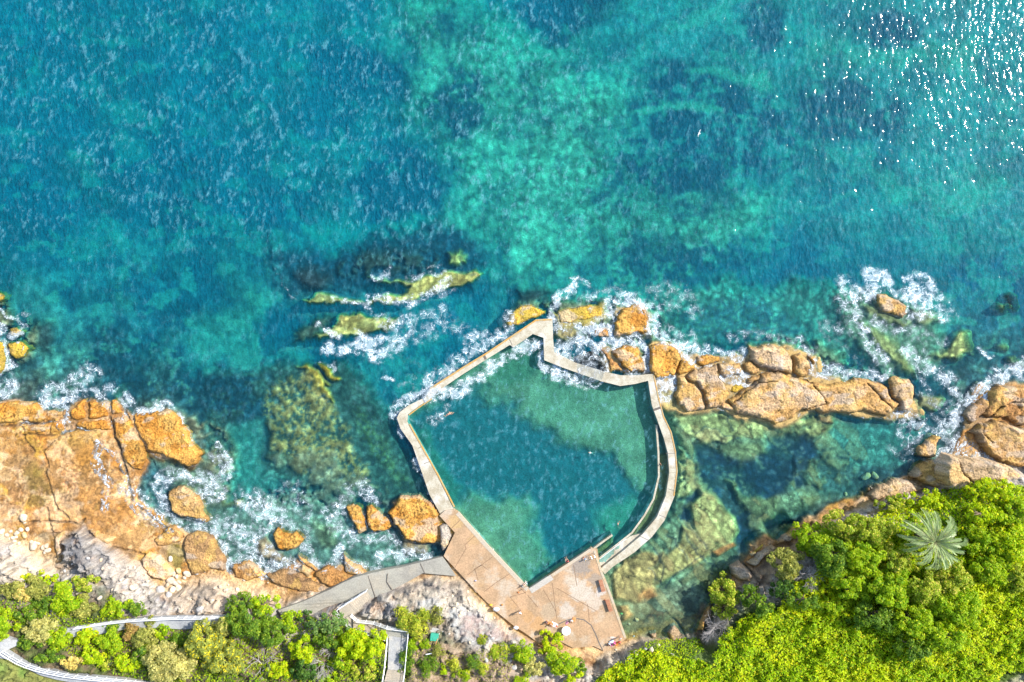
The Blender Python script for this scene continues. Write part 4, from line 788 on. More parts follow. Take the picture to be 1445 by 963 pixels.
s, m = mask(POOL, 4, 0); SKYSTREAK[s] = np.maximum(SKYSTREAK[s], m*.75*sm(.60, .9, (1-np.abs(2*ch[s]-1)*1.6)*.55+(1-np.abs(2*ch2[s]-1)*1.6)*.2+.25*NX[s]))  # same painted sky streaks on the pool's ripples
inn = 1-sm(90, 8, eb); WZ = WZ*inn; DEP = DEP*inn+5.0*(1-inn); F = F*inn; SKYSTREAK = SKYSTREAK*inn; MURK = MURK*inn if 'MURK' in globals() else None
def mat_water():
    m, nt = newmat('water_mat'); n = N(nt); p = n.pos()
    dep = n.attr('depth', 'Fac'); fo = n.attr('foam', 'Fac'); gr = n.attr('murk', 'Fac')
    # what the water itself does to light crossing it: absorbs red first, scatters blue-green back
    def ex(k): return n.math('EXPONENT', n.math('MULTIPLY', dep, -k))
    T_ = n('ShaderNodeCombineColor', {0: ex(.44), 1: ex(.034), 2: ex(.016)}).outputs[0]
    body = n.mixc(gr, (.0000,.22,.33), (.010,.18,.16))
    a = n.math('SUBTRACT', 1.0, n.math('EXPONENT', n.math('SUBTRACT', n.math('MULTIPLY', dep, -.02), n.math('MULTIPLY', n.math('MULTIPLY', dep, dep), .012))))
    rip = n('ShaderNodeMapping', {'Vector': p, 'Rotation': (0, 0, R(-25)), 'Scale': (1.0, .5, 1.0)}).outputs[0]
    h1 = n.noise(rip, 1.0, 2.0, .45); h2 = n.noise(rip, 3.2, 3.0, .6)
    hh = n.math('ADD', h1, n.math('MULTIPLY', h2, .12))
    bm = n('ShaderNodeBump', {'Strength': n.math('SUBTRACT', 1.0, n.math('MULTIPLY', gr, .45)), 'Distance': .17, 'Height': hh}).outputs[0]
    bd = n('ShaderNodeBump', {'Strength': n.math('SUBTRACT', 1.0, n.math('MULTIPLY', gr, .5)), 'Distance': .55, 'Height': n.math('ADD', h1, n.math('MULTIPLY', h2, .5))}).outputs[0]
    cr = n.attr('skystreak', 'Fac')
    rf = n.mapr(n.math('ADD', h1, n.math('MULTIPLY', h2, .5)), .55, .95, n.mapr(gr, .0, .8, .74, .86), 1.0)  # ripple pattern in the tint, painting the light focusing of refraction
    T_ = n.mixc(1.0, T_, n('ShaderNodeCombineColor', {0: rf, 1: rf, 2: rf}).outputs[0], 'MULTIPLY')
    tr = n('ShaderNodeBsdfTransparent', {'Color': T_}).outputs[0]
    di = n('ShaderNodeBsdfDiffuse', {'Color': body, 'Normal': bd}).outputs[0]
    a = n.math('MULTIPLY', a, n.mapr(h2, .3, .7, .8, 1.2), 0.0, True)  # scatter share varied by ripples, a painted caustic pattern
    w = n('ShaderNodeMixShader', {0: a, 1: tr, 2: di}).outputs[0]
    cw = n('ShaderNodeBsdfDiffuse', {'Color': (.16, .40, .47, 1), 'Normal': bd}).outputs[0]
    w = n('ShaderNodeMixShader', {0: n.math('MULTIPLY', cr, n.mapr(h1, .45, .62, .0, .36)), 1: w, 2: cw}).outputs[0]  # sky sheen on the wavelets mixed in as a pale diffuse colour
    # foam: lacy filaments thicken into solid white with the foam amount
    wp = n('ShaderNodeVectorMath', {0: p, 1: n('ShaderNodeVectorMath', {0: n.noise(p, .8, 1.6, .5, 1), 'Scale': 1.5}, operation='SCALE').outputs[0]}, operation='ADD').outputs[0]
    r1 = n.math('ABSOLUTE', n.math('SUBTRACT', n.noise(wp, .8, 1.5, .45), .5))
    r2 = n.math('ABSOLUTE', n.math('SUBTRACT', n.noise(wp, 2.0, 1.5, .45), .5))
    rr = n.math('MINIMUM', r1, n.math('MULTIPLY', r2, 1.25))
    fo = n.math('MULTIPLY', fo, n.mapr(n.noise(p, .7, 4.0, .6), .33, .62, .35, 1.10))
    wd = n.math('MULTIPLY', n.math('POWER', fo, 1.5), .036)
    lace = n.mapr(n.math('SUBTRACT', rr, wd), .008, -.010)
    solid = n.mapr(n.math('ADD', fo, n.math('MULTIPLY', n.math('SUBTRACT', n.noise(wp, 1.5, 3.0, .55), .5), 1.3)), 1.10, 1.42)
    lace = n.math('MULTIPLY', lace, n.mapr(fo, .10, .55))
    ff = n.math('MAXIMUM', lace, solid)
    thin = n.math('MULTIPLY', n.mapr(fo, .2, .85), .38)              # milky aerated water between the filaments
    ff = n.math('MAXIMUM', ff, thin)
    fc = n('ShaderNodeBsdfDiffuse', {'Color': (.72, .80, .84, 1)}).outputs[0]
    w = n('ShaderNodeMixShader', {0: n.math('MULTIPLY', ff, .93), 1: w, 2: fc}).outputs[0]
    ge = n('ShaderNodeNewGeometry')
    cs_ = n.math('ABSOLUTE', n('ShaderNodeVectorMath', {0: ge.outputs['Normal'], 1: ge.outputs['Incoming']}, operation='DOT_PRODUCT').outputs['Value'])
    fr = n.math('ADD', .02, n.math('MULTIPLY', .98, n.math('POWER', n.math('SUBTRACT', 1.0, cs_, 0.0, True), 5.0)))
    gl = n('ShaderNodeBsdfAnisotropic', {'Color': (1,1,1,1), 'Roughness': .055, 'Normal': bm}).outputs[0]
    fr2 = n.math('MULTIPLY', fr, n.math('SUBTRACT', 1.0, n.math('MULTIPLY', ff, .9)))
    w = n('ShaderNodeMixShader', {0: fr2, 1: w, 2: gl}).outputs[0]
    n('ShaderNodeOutputMaterial', {'Surface': w}); return m
WATER = mat_water()
MURK = np.zeros_like(U)
s, m = mask(POOL, 3, 0); MURK[s] = np.maximum(MURK[s], m*.85)
s, m = mask(T(11, [(440,20),(1100,150),(1444,200),(1444,500),(1250,700),(900,1000),(200,1600),(60,960),(440,700),(545,420)]), 14, 0); MURK[s] = np.maximum(MURK[s], m*.8)
keep = (HT < .95) | (F > .3)
keep = keep & (SDH < 14)
XW = (U-CX)/8; YW = (CY-V)/8
# stretch the outermost rows so the sea runs on to the horizon
def far(A, lo, hi):
    A = A.copy(); return A
XW[:, 0] -= 3000; XW[:, -1] += 3000; YW[0, :] += 3000
wo = link('sea_water', gridmesh('sea_water', XW, YW, WZ.astype(np.float32), keep, None, {'depth': DEP, 'foam': F, 'murk': MURK, 'skystreak': SKYSTREAK}), WATER)
tag(wo, None, None, None, 'structure')

# ------------------------------------------------------------------ built things: pool walls, deck, paths, stairs, rails
def prism(name, pts, z0, z1, mat, parent=None, origin=None, zt=None, bev=0.0):
    """solid with the traced outline; pts photo px, zt optional per-vertex top heights"""
    zt = zt or [z1]*len(pts)
    top = [P(p[0], p[1], z) for p, z in zip(pts, zt)]
    area = sum(top[i].x*top[(i+1) % len(top)].y-top[(i+1) % len(top)].x*top[i].y for i in range(len(top)))
    if area < 0: top.reverse()
    n = len(top); bot = [Vector((v.x, v.y, z0)) for v in top]
    tri = tessellate_polygon([[Vector((v.x, v.y, 0)) for v in top]])
    V_ = top+bot; Fc = [tuple(t) for t in tri]+[(i, (i+1) % n, n+(i+1) % n, n+i) for i in range(n)]
    o_ = origin or Vector((0, 0, 0)); me = bpy.data.meshes.new(name); me.from_pydata([v-o_ for v in V_], [], Fc)
    bm = bmesh.new(); bm.from_mesh(me); bmesh.ops.recalc_face_normals(bm, faces=bm.faces)
    bm.to_mesh(me); bm.free(); me.update()
    o = link(name, me, mat, parent)
    if parent is None and origin: o.location = origin
    return o
def strip_pts(pts, wd):
    """offset a polyline both sides -> outline polygon (px)"""
    L, Rr = [], []
    for i, p in enumerate(pts):
        a = pts[max(i-1, 0)]; b = pts[min(i+1, len(pts)-1)]; dx, dy = b[0]-a[0], b[1]-a[1]; l = math.hypot(dx, dy) or 1
        nx, ny = -dy/l*wd/2, dx/l*wd/2; L.append((p[0]+nx, p[1]+ny)); Rr.append((p[0]-nx, p[1]-ny))
    return L+Rr[::-1]
def empty(name, loc):
    o = bpy.data.objects.new(name, None); COL.objects.link(o); o.location = loc; o.empty_display_size = .3; return o
def boxbm(bm, c, sx, sy, sz, rz=0.0, rx=0.0, ry=0.0, off=(0, 0, 0)):
    m = Matrix.Translation(Vector(off)) @ Matrix.Rotation(rz, 4, 'Z') @ Matrix.Rotation(ry, 4, 'Y') @ Matrix.Rotation(rx, 4, 'X') @ Matrix.Translation(Vector(c)) @ Matrix.Diagonal((sx, sy, sz, 1))
    return bmesh.ops.create_cube(bm, size=1, matrix=m)
def bmobj(name, bm, mat, parent=None, bevel=0.0, smooth=False):
    if bevel: bmesh.ops.bevel(bm, geom=bm.edges[:], offset=bevel, segments=1, affect='EDGES')
    me = bpy.data.meshes.new(name); bm.to_mesh(me); bm.free()
    if smooth: me.polygons.foreach_set('use_smooth', [True]*len(me.polygons))
    return link(name, me, mat, parent)
def tubebm(bm, a, b, r, seg=6):
    a, b = Vector(a), Vector(b); d = b-a; L = d.length
    if L < 1e-5: return
    m = Matrix.Translation((a+b)/2) @ d.to_track_quat('Z', 'Y').to_matrix().to_4x4()
    bmesh.ops.create_cone(bm, cap_ends=True, segments=seg, radius1=r, radius2=r, depth=L, matrix=m)

xy = lambda u, v, z: (P(u, v, z).x, P(u, v, z).y)
WALLM = mat_noisy('wall_concrete', (.46,.42,.32), (.34,.29,.20), .7, 5, .85, .25, (), (.52,.48,.41))
RUST = mat_noisy('rust_edge', (.46,.24,.05), (.38,.28,.13), 1.2, 6)
DARKJ = mat_plain('joint_dark', (.12,.10,.08), .9)
st = []
for (x, y, r, c, a) in ((1040,300,16,(.25,.21,.17),.9),(1120,380,10,(.27,.22,.17),.8),(1040,450,17,(.46,.40,.32),.75),(1110,500,15,(.46,.39,.31),.7),(960,560,14,(.46,.42,.36),.6),(1150,450,8,(.47,.43,.38),.7),
                        (860,560,14,(.36,.29,.20),.5),(740,590,10,(.44,.25,.10),.5),(800,640,12,(.45,.25,.10),.6),(640,520,10,(.40,.24,.11),.5),(460,400,10,(.40,.25,.12),.5),(330,60,12,(.44,.29,.12),.6),(1180,620,14,(.42,.29,.17),.5),(430,160,9,(.44,.28,.12),.4)):
    (u, v), = T(4, [(x, y)]); q = P(u, v, .95); st.append((q.x, q.y, r/4.011/8*4, c, a))
DECKM = mat_noisy('deck_concrete', (.43,.275,.155), (.33,.22,.125), .55, 4, .88, .25, st, (.44,.355,.26))
GREYC = mat_noisy('path_concrete', (.30,.285,.235), (.24,.225,.19), .3, 5, .9, .25, (), (.34,.30,.23))
PATHC = mat_noisy('upper_path_concrete', (.33,.335,.33), (.26,.265,.27), .4, 5, .9, .2, (), (.36,.345,.31))
COPE = mat_noisy('coping_concrete', (.44,.36,.25), (.40,.34,.26), .8, 6)
WZT = .62; DZ = .95
# pool wall
outer = [(622,727),(606,698),(582,629),(565,605),(560,590),(564,582),(577,572),(600,561),(607,547),(652,518.5),(685,498.5),(717,477),(756,451),(779.5,449.5),(780.5,477),(782,497),(812,512),(854,525),(876.5,530),(900,530),(923.5,527.5),(929.7,559.6),(937,587),(948,610),(954,637),(956.4,665),(952,700),(938,734.5),(920,758),(895,780),(865,800),(853.7,810.5)]
inner = [(640,719),(617,672),(595,632),(574,596),(575.6,585),(589,575),(609,561),(620,551),(653,528.5),(687,507),(719.5,487),(724.5,490.5),(752,471.5),(767,477),(768,508.5),(794,519),(849,538.5),(875.5,545),(897,542),(914.7,537.5),(920,572),(928,594),(937,619),(942.6,640),(944.6,667),(939.6,700),(927,730),(907,754),(880,777),(852,799),(847.4,803)]
pw = prism('pool_wall', outer+inner[::-1], -2.6, WZT, WALLM, None, P(756, 470, 0)); tag(pw, 'pale concrete wall walkway winding around the seaward side of the rock pool', 'wall')
def part(name, pts, z0, z1, mat, parent, zt=None):
    return prism(name, pts, z0, z1, mat, parent, parent.location.copy(), zt)
def off_line(line, d, z):      # kerb-like strip along a line
    return strip_pts(line, d)
part('rusty_edge', strip_pts([(612,545.5),(652,520),(685,500),(717,478.6),(756,452.4),(778,451)], 2.3), .2, WZT+.05, RUST, pw)
part('rusty_edge', strip_pts([(641,716),(618.5,672),(596,632),(577.5,599)], 1.5), .2, WZT+.05, RUST, pw)
part('rusty_edge', strip_pts([(922.6,530),(928.8,560),(936,587),(946.8,610),(953,637),(955.2,665),(951,700)], 1.5), .2, WZT+.05, RUST, pw)
part('rusty_edge', strip_pts([(577,586),(590,576),(609,563)], 1.6), .2, WZT+.05, RUST, pw)
for a in ([(682.5,500.5),(685.5,507.5)], [(922,579),(933.5,575)]):
    part('expansion_joint', strip_pts(a, 3.2), .4, WZT+.03, DARKJ, pw)
for a in ([(590,633),(596,630)], [(598,655),(607,651)], [(718,477),(723,488)], [(940,640),(954,640)], [(942,690),(953,693)], [(930,727),(940,731)], [(903,757),(916,763)]):
    part('joint_line', strip_pts(a, .7), .4, WZT+.012, DARKJ, pw)
# low inner kerb and wading channel on the east side
kerb = [(926.5,600),(929.3,640),(929.9,672),(922.4,704.6),(910,727),(892,752),(870,769.5),(845,789)]
lk = prism('inner_kerb', strip_pts(kerb, 2.6), -2.4, .12, WALLM, None, P(912, 722, 0)); tag(lk, 'thin low kerb just under the water inside the curved east wall', 'kerb')
part('handrail', strip_pts([(884,760.5),(870,771),(846,789.5)], .9), .12, .22, mat_plain('rail_white_weathered', (.6,.6,.56), .5), lk)
ch = prism('ramp', [(889,757),(908,752),(880,776),(848,801),(845,791),(870,771.5)], -1.2, .06, WALLM, None, P(872, 775, 0)); tag(ch, 'sloping concrete ramp between the low kerb and the curved wall', 'ramp')
part('joint_line', strip_pts([(882,763),(889,773)], 1.0), 0, .085, COPE, ch)
bb = prism('concrete_beam', strip_pts([(836,776),(850,765.5),(864,755.5)], 2.6), -2.0, .75, WALLM, None, P(850, 766, 0)); tag(bb, 'short straight concrete beam jutting into the pool from its southern corner', 'beam')
# deck
deck_pts = [(620,728),(628,720.5),(640,719),(646,723),(684.6,766.6),(745.7,831.5),(792,801),(834,774),(843,775),(847.4,803),(850.4,809),(858,828),(866,849),(884,901),(870,912),(853,919),(838,912),(809,915),(790,905),(759,907),(740,893),(727,885),(700,863),(675,838),(652,813),(626,785),(634,768),(642,752)]
dk = prism('pool_deck', deck_pts, -2.7, DZ, DECKM); tag(dk, None, None, None, 'structure')
def flat(name, pts, mat, z=DZ, h=.03, parent=None): return prism(name, pts, z-.15, z+h, mat, parent)
cop = prism('coping', strip_pts([(645,724.5),(684,768.5),(744.5,833)], 5.0), .3, DZ+.03, COPE); tag(cop, None, None, None, 'structure')
cop = prism('coping', strip_pts([(748.5,834.3),(779,814.5)], 8.0), .3, DZ+.034, mat_noisy('coping_grey', (.42,.38,.32), (.36,.33,.28), 1, 6)); tag(cop, None, None, None, 'structure')
cop = prism('coping', strip_pts([(779,812.5),(833,776.5)], 4.0), .3, DZ+.03, COPE); tag(cop, None, None, None, 'structure')
cop = prism('coping', strip_pts([(839,777),(848,806),(857,828),(865,850),(882.5,901)], 3.4), .3, DZ+.05, mat_noisy('coping_tan', (.45,.33,.19), (.42,.36,.26), .8, 6)); tag(cop, None, None, None, 'structure')
jl = []
for a in ([(372,30),(300,100)],[(450,125),(385,185),(392,205),(325,320)],[(540,255),(400,355)],[(640,348),(560,400),(495,450)],[(690,420),(730,460)],[(440,320),(480,300),(515,325)],[(440,320),(460,385)],[(880,400),(905,600)],[(1000,300),(1020,420)],[(740,470),(800,540)],[(830,440),(900,560)],[(1080,520),(1090,620)],[(905,430),(1130,560)],[(690,540),(640,480),(730,455)]):
    for b in [a]:
        jl.append(T(4, b))
bmj = bmesh.new()
for pl in jl:
    for i in range(len(pl)-1):
        a, b = P(*pl[i], DZ), P(*pl[i+1], DZ); dd = b-a
        boxbm(bmj, (0, 0, 0), dd.length, .10, .012, math.atan2(dd.y, dd.x), off=((a.x+b.x)/2, (a.y+b.y)/2, DZ+.006))
o = bmobj('deck_joints', bmj, mat_plain('joint_brown', (.22,.14,.08), .9)); tag(o, None, None, None, 'structure')
# drain gutter curving over the deck corner
gl = T(4, [(905,640),(960,612),(1010,600),(1060,610),(1100,640),(1125,690),(1145,740),(1165,780)])
o = prism('drain_gutter', strip_pts(gl, 1.3), DZ-.1, DZ+.028, mat_plain('gutter_dark', (.13,.115,.10), .9)); tag(o, 'dark curved drain groove sweeping across the corner of the pool deck', 'drain')
# grey access path from the west
up = T(3, [(370,556),(450,528),(520,502),(590,470),(660,440),(725,405),(790,375),(845,358),(900,345),(975,328),(1050,315),(1175,285),(1300,252)])
lo = T(3, [(395,592),(460,600),(560,585),(600,560),(640,540),(690,520),(780,500),(880,490),(950,475),(1015,440),(1110,392),(1190,345),(1375,362)])
zs = [3.0,2.7,2.5,2.3,2.1,2.0,1.9,1.75,1.6,1.45,1.3,1.15,.99]
o = prism('path', up+lo[::-1], -.5, 2, GREYC, None, None, zs+zs[::-1]); tag(o, None, None, None, 'structure')
PATHBASE = 0
for a, z in (([(1015,440),(985,395),(990,350)],1.62),([(880,360),(920,480)],1.74),([(1175,290),(1200,345)],1.2)):
    pl = T(3, a)
    o = prism('path_joint', strip_pts(pl, .7), z-.3, z+.02, DARKJ); tag(o, None, None, None, 'structure')
def hs(u, v): return float(bil(HS, np.array([u], float), np.array([v], float))[0])
def ribbon(name, left, right, mat, th=.6, zoff=.05, zfn=None):
    zz = [hs(*p)+zoff for p in left]; z2 = [hs(*p)+zoff for p in right]
    zz = [max(a, b) for a, b in zip(zz, z2)]
    V_ = [P(p[0], p[1], z) for p, z in zip(left, zz)]+[P(p[0], p[1], z) for p, z in zip(right, zz)]; n = len(left)
    V_ += [v-Vector((0, 0, th)) for v in V_]
    Fc = []
    for i in range(n-1):
        Fc += [(i, i+1, n+i+1, n+i), (2*n+i, 3*n+i, 3*n+i+1, 2*n+i+1), (i, 2*n+i, 2*n+i+1, i+1), (n+i, n+i+1, 3*n+i+1, 3*n+i)]
    Fc += [(0, n, 3*n, 2*n), (n-1, 3*n-1, 4*n-1, 2*n-1)]
    me = bpy.data.meshes.new(name); me.from_pydata(V_, [], Fc); bm = bmesh.new(); bm.from_mesh(me); bmesh.ops.recalc_face_normals(bm, faces=bm.faces); bm.to_mesh(me); bm.free()
    return link(name, me, mat), zz
def resample(pts, n):
    p = np.array(pts, float); l = np.r_[0, np.cumsum(np.hypot(*np.diff(p, axis=0).T))]; t = np.linspace(0, l[-1], n)
    return list(zip(np.interp(t, l, p[:, 0]), np.interp(t, l, p[:, 1])))
pu = resample([(50,884)]+T(2,[(340,665),(455,645),(620,620),(760,604),(1000,592),(1275,590)])+[(345,862)], 26)
pl_ = resample([(55,893)]+T(2,[(345,715),(440,704),(560,692),(700,665),(900,655),(1050,665),(1200,640),(1275,622)])+[(346,868)], 26)
o, PZ1 = ribbon('path', pu, pl_, PATHC, .8, .12); tag(o, None, None, None, 'structure')
qu = resample([(-130,918),(-10,899)]+T(19,[(60,480),(75,570),(90,628),(280,742),(500,812),(800,872),(1100,903),(1444,935),(1640,960)])+[(240,975),(330,990)], 30)
ql = resample([(-130,935),(-10,927)]+T(19,[(0,684),(80,690),(250,765),(450,876),(640,925),(870,966),(1100,1000),(1450,1040)])+[(240,990),(330,1005)], 30)
qu = [(-130,916),(-40,902)]+resample(T(19,[(45,602),(90,635),(280,745),(500,815),(800,875),(1100,906),(1444,936),(1640,960)]), 16)+[(270,972),(330,985)]
ql = [(-130,936),(-40,926)]+resample(T(19,[(0,690),(80,700),(250,775),(440,880),(640,935),(870,976),(1100,1000),(1450,1040)]), 16)+[(270,990),(330,1005)]
o, PZ2 = ribbon('path', qu, ql, PATHC, .8, .14); tag(o, None, None, None, 'structure')
o, _ = ribbon('path', resample(T(19,[(-200,470),(0,470),(60,455),(150,490),(250,470)]),8), resample(T(19,[(-200,640),(0,640),(50,615),(130,575),(260,520)]),8), PATHC, .8, .10); tag(o, None, None, None, 'structure')
# railings
WHITE = mat_plain('white_paint', (.80,.80,.80), .5, 0, .05)
def railing(label, pts, zs, hh=1.05, post_every=2.0, group=None, name='railing', lean=0.0):
    V_ = [P(p[0], p[1], z) for p, z in zip(pts, zs)]
    e = empty(name, V_[0]); tag(e, label, 'railing', group)
    bm = bmesh.new()
    for k in (1.0, .55, .12):
        for i in range(len(V_)-1):
            up_ = Vector((0, 0, hh*k)); tubebm(bm, V_[i]+up_-V_[0], V_[i+1]+up_-V_[0], .055 if k == 1 else .035, 6)
    bmobj('rails', bm, WHITE, e)
    for i in range(len(V_)-1):
        n = max(1, round((V_[i+1]-V_[i]).length/post_every))
        for j in range(n+(i == len(V_)-2)):
            q = V_[i].lerp(V_[i+1], j/n)-V_[0]; bm = bmesh.new(); tubebm(bm, q-Vector((0, 0, .3)), q+Vector((0, 0, hh+.03)), .06, 6); bmobj('post', bm, WHITE, e)
    return e
a = pu[5:]; z = PZ1[5:]
railing('white railing with many posts along the seaward edge of the left path', a[::2]+[a[-1]], (z[::2]+[z[-1]]), 1.1, 1.9)
railing('white railing along the curved path beside the lawn at the lower left', qu[2:18], PZ2[2:18], 1.1, 1.9)
# staircase zigzag
S18 = lambda pts: T(18, pts)
STC = mat_noisy('stair_concrete', (.40,.34,.26), (.33,.29,.23), .6, 6)
stc = empty('staircase', P(*S18([(480,240)])[0], 1.6)); tag(stc, 'zigzag concrete staircase climbing from the grey path to the upper walk', 'staircase')
def flight(a0, a1, b0, b1, z0, z1, n):
    for i in range(n):
        t0, t1 = i/n, (i+1)/n
        q = [(a0[0]+(a1[0]-a0[0])*t, a0[1]+(a1[1]-a0[1])*t) for t in (t0, t1)]+[(b0[0]+(b1[0]-b0[0])*t, b0[1]+(b1[1]-b0[1])*t) for t in (t1, t0)]
        zz = z0+(z1-z0)*(i+1)/n; part('step', q, zz-1.6, zz-.003*i, STC, stc)
s = S18([(455,200),(310,310),(500,265),(375,385)])
flight(s[0], s[1], s[2], s[3], 1.7, 3.5, 10)
part('landing', S18([(308,312),(230,360),(248,435),(352,520),(375,500),(330,410),(374,388)]), 1.2, 3.52, STC, stc)
s = S18([(352,522),(540,575),(370,470),(545,520)])
part('landing', S18([(352,522),(545,578),(545,510),(400,478),(350,440)]), 1.4, 3.9, mat_noisy('landing_brown', (.33,.26,.19), (.40,.34,.26), 1, 6), stc)
s = S18([(545,580),(640,605),(545,490),(642,515)])
flight(s[0], s[1], s[2], s[3], 3.9, 5.2, 7)
part('landing', S18([(640,606),(655,585),(812,612),(822,532),(642,516)]), 1.4, 5.2, GREYC, stc)
WALKM = mat_noisy('walk_concrete', (.33,.33,.32), (.27,.27,.27), .8, 6, .9, .2, (), (.38,.36,.32))
zz = [5.2, 5.6, 6.1]
o = prism('path', S18([(655,586),(650,720),(645,878),(785,885),(800,740),(812,613)]), 2, 6, WALKM, None, None, [5.2,5.6,6.1,6.1,5.6,5.2]); tag(o, None, None, None, 'structure')
s = S18([(640,880),(615,975),(786,887),(775,985)])
flight(s[0], s[1], s[2], s[3], 6.15, 7.4, 7)
def rl(label, pts, zs): return railing(label, S18(pts), zs, 1.05, 1.3, 'white railings of the zigzag staircase')
rl('white railing on the seaward side of the lower stair flight, bending sharply at the landing', [(470,192),(340,275),(228,350),(212,372),(252,432),(352,522),(530,570),(628,605)], [1.8,2.9,3.5,3.52,3.52,3.9,3.95,5.2])
rl('shorter white railing on the inner side of the stair landing', [(340,402),(395,450),(530,466),(640,505),(735,520),(822,530)], [3.5,3.7,3.95,5.2,5.2,5.2])
rl('straight white railing on the left side of the upper grey walk', [(648,588),(636,720),(622,860),(602,980)], [5.2,5.6,6.1,7.4])
rl('straight white railing on the right side of the upper grey walk', [(826,532),(808,740),(795,880),(778,985)], [5.2,5.6,6.1,7.4])
# benches
TIM = mat_plain('bench_timber', (.36,.15,.075), .6); TIM2 = mat_plain('bench_concrete', (.38,.33,.27), .9)
def bench(label, a, b):
    A, B = P(*a, DZ), P(*b, DZ); c = (A+B)/2; e = empty('bench', c); e.rotation_euler = (0, 0, math.atan2((B-A).y, (B-A).x)); L = (B-A).length
    tag(e, label, 'bench', 'timber benches on the pool deck')
    bm = bmesh.new()
    for k in (-1.5, -.5, .5, 1.5): boxbm(bm, (0, k*.17, .47), L, .145, .05)
    bmobj('seat', bm, TIM, e)
    for k in (-.38, 0, .38):
        bm = bmesh.new(); boxbm(bm, (k*L, 0, .222), .14, .55, .444); bmobj('leg', bm, TIM2, e, .01)
s = T(4, [(1150,378),(1168,445),(1188,490),(1210,556)])
bench('reddish timber bench on the deck edge, nearer the pool wall', s[0], s[1]); bench('reddish timber bench on the deck edge, farther from the pool wall', s[2], s[3])
# round white table with parasol-like top
WT = mat_plain('table_white', (.80,.80,.76), .5, 0, .06)
(u, v), = T(4, [(957,662)]); e = empty('table', P(u, v, DZ)); tag(e, 'round white table standing on the pale patch of the pool deck', 'table')
bm = bmesh.new(); bmesh.ops.create_cone(bm, cap_ends=True, segments=32, radius1=.78, radius2=.78, depth=.06, matrix=Matrix.Translation((0, 0, .75))); bmobj('tabletop', bm, WT, e, .01)
bm = bmesh.new(); tubebm(bm, (0, 0, 0), (0, 0, .72), .07, 10); bmobj('pedestal', bm, WT, e)
bm = bmesh.new(); bmesh.ops.create_cone(bm, cap_ends=True, segments=24, radius1=.32, radius2=.1, depth=.1, matrix=Matrix.Translation((0, 0, .05))); bmobj('base', bm, WT, e)
# green service hatch on its slab, with a pipe
(u, v), = T(18, [(1045,570)]); z = gz(u, v)+.15; e = empty('utility_box', P(u, v, z)); e.rotation_euler = (0, 0, R(-6)); tag(e, 'green lidded utility box on a grey concrete pad on the slope', 'box')
bm = bmesh.new(); boxbm(bm, (0, 0, -.15), 1.7, 1.9, .5); bmobj('pad', bm, mat_noisy('pad_grey', (.42,.40,.37), (.33,.31,.28), 1, 6), e, .02)
bm = bmesh.new(); boxbm(bm, (.03, -.3, .35), 1.25, 1.15, .55); bmobj('body', bm, mat_plain('green_box', (.03,.26,.17), .5), e, .03)
bm = bmesh.new(); boxbm(bm, (.03, -.3, .66), 1.35, 1.25, .06); boxbm(bm, (.03, -.55, .71), .5, .3, .05); bmobj('lid', bm, mat_plain('green_lid', (.05,.34,.22), .45), e, .012)
(u0, v0), (u1, v1), (u2, v2) = T(18, [(1070,610),(1020,735),(968,746)]); a, b, c = P(u0, v0, gz(u0, v0)+.35), P(u1, v1, gz(u1, v1)+.5), P(u2, v2, gz(u2, v2)+.5)
e = empty('shower_pipe', b); tag(e, 'thin orange and white pipe on the slope below the green box', 'pipe')
bm = bmesh.new(); tubebm(bm, a-b, (0, 0, 0), .07, 8); bmobj('orange_pipe', bm, mat_plain('pipe_orange', (.5,.25,.08), .6), e); bm = bmesh.new(); tubebm(bm, (0, 0, 0), c-b, .08, 8); bmobj('white_pipe', bm, WHITE, e)
# pool ladder / lines at the tip
def ladder(label, t, p, rot, z=DZ):
    (u, v), = T(t, [p]); e = empty('pool_ladder', P(u, v, z)); e.rotation_euler = (0, 0, rot); tag(e, label, 'ladder')
    mm = mat_plain('steel', (.65,.68,.70), .3, .8)
    for s_ in (-.28, .28):
        bm = bmesh.new(); pts = [(-.6, s_, 0), (-.6, s_, .75), (-.35, s_, .9), (.1, s_, .8), (.25, s_, 0), (.25, s_, -2.0)]
        for i in range(5): tubebm(bm, pts[i], pts[i+1], .03, 8)
        bmobj('rail', bm, mm, e)
    for k in range(4): bm = bmesh.new(); tubebm(bm, (.25, -.28, -.5-.35*k), (.25, .28, -.5-.35*k), .03, 8); bmobj('rung', bm, mm, e)
ladder('steel pool ladder at the corner where the two straight deck edges meet', 20, (352,318), R(40))
ladder('steel pool ladder at the southern corner beside the concrete beam', 20, (1002,22), R(110))

# ------------------------------------------------------------------ vegetation
VP = {'lime': ((.20,.27,.010),(.10,.19,.008),(.27,.29,.02)), 'bright': ((.26,.32,.008),(.15,.24,.006),(.33,.31,.012)), 'green': ((.10,.17,.018),(.045,.10,.02),(.17,.22,.03)),
      'dark': ((.045,.10,.025),(.025,.065,.022),(.08,.14,.03)), 'blue': ((.10,.17,.09),(.06,.12,.05),(.16,.22,.11)), 'olive': ((.20,.21,.085),(.11,.13,.05),(.29,.28,.14)),
      'silver': ((.29,.28,.18),(.17,.18,.11),(.38,.35,.24)), 'flower': ((.22,.25,.04),(.12,.19,.02),(.38,.33,.13)), 'beige': ((.38,.32,.19),(.26,.22,.12),(.45,.38,.24)),
      'tuft': ((.26,.28,.05),(.13,.19,.03),(.36,.33,.10)), 'brown': ((.22,.15,.09),(.15,.11,.06),(.24,.20,.09)), 'ylfl': ((.17,.20,.07),(.12,.15,.06),(.45,.38,.03))}
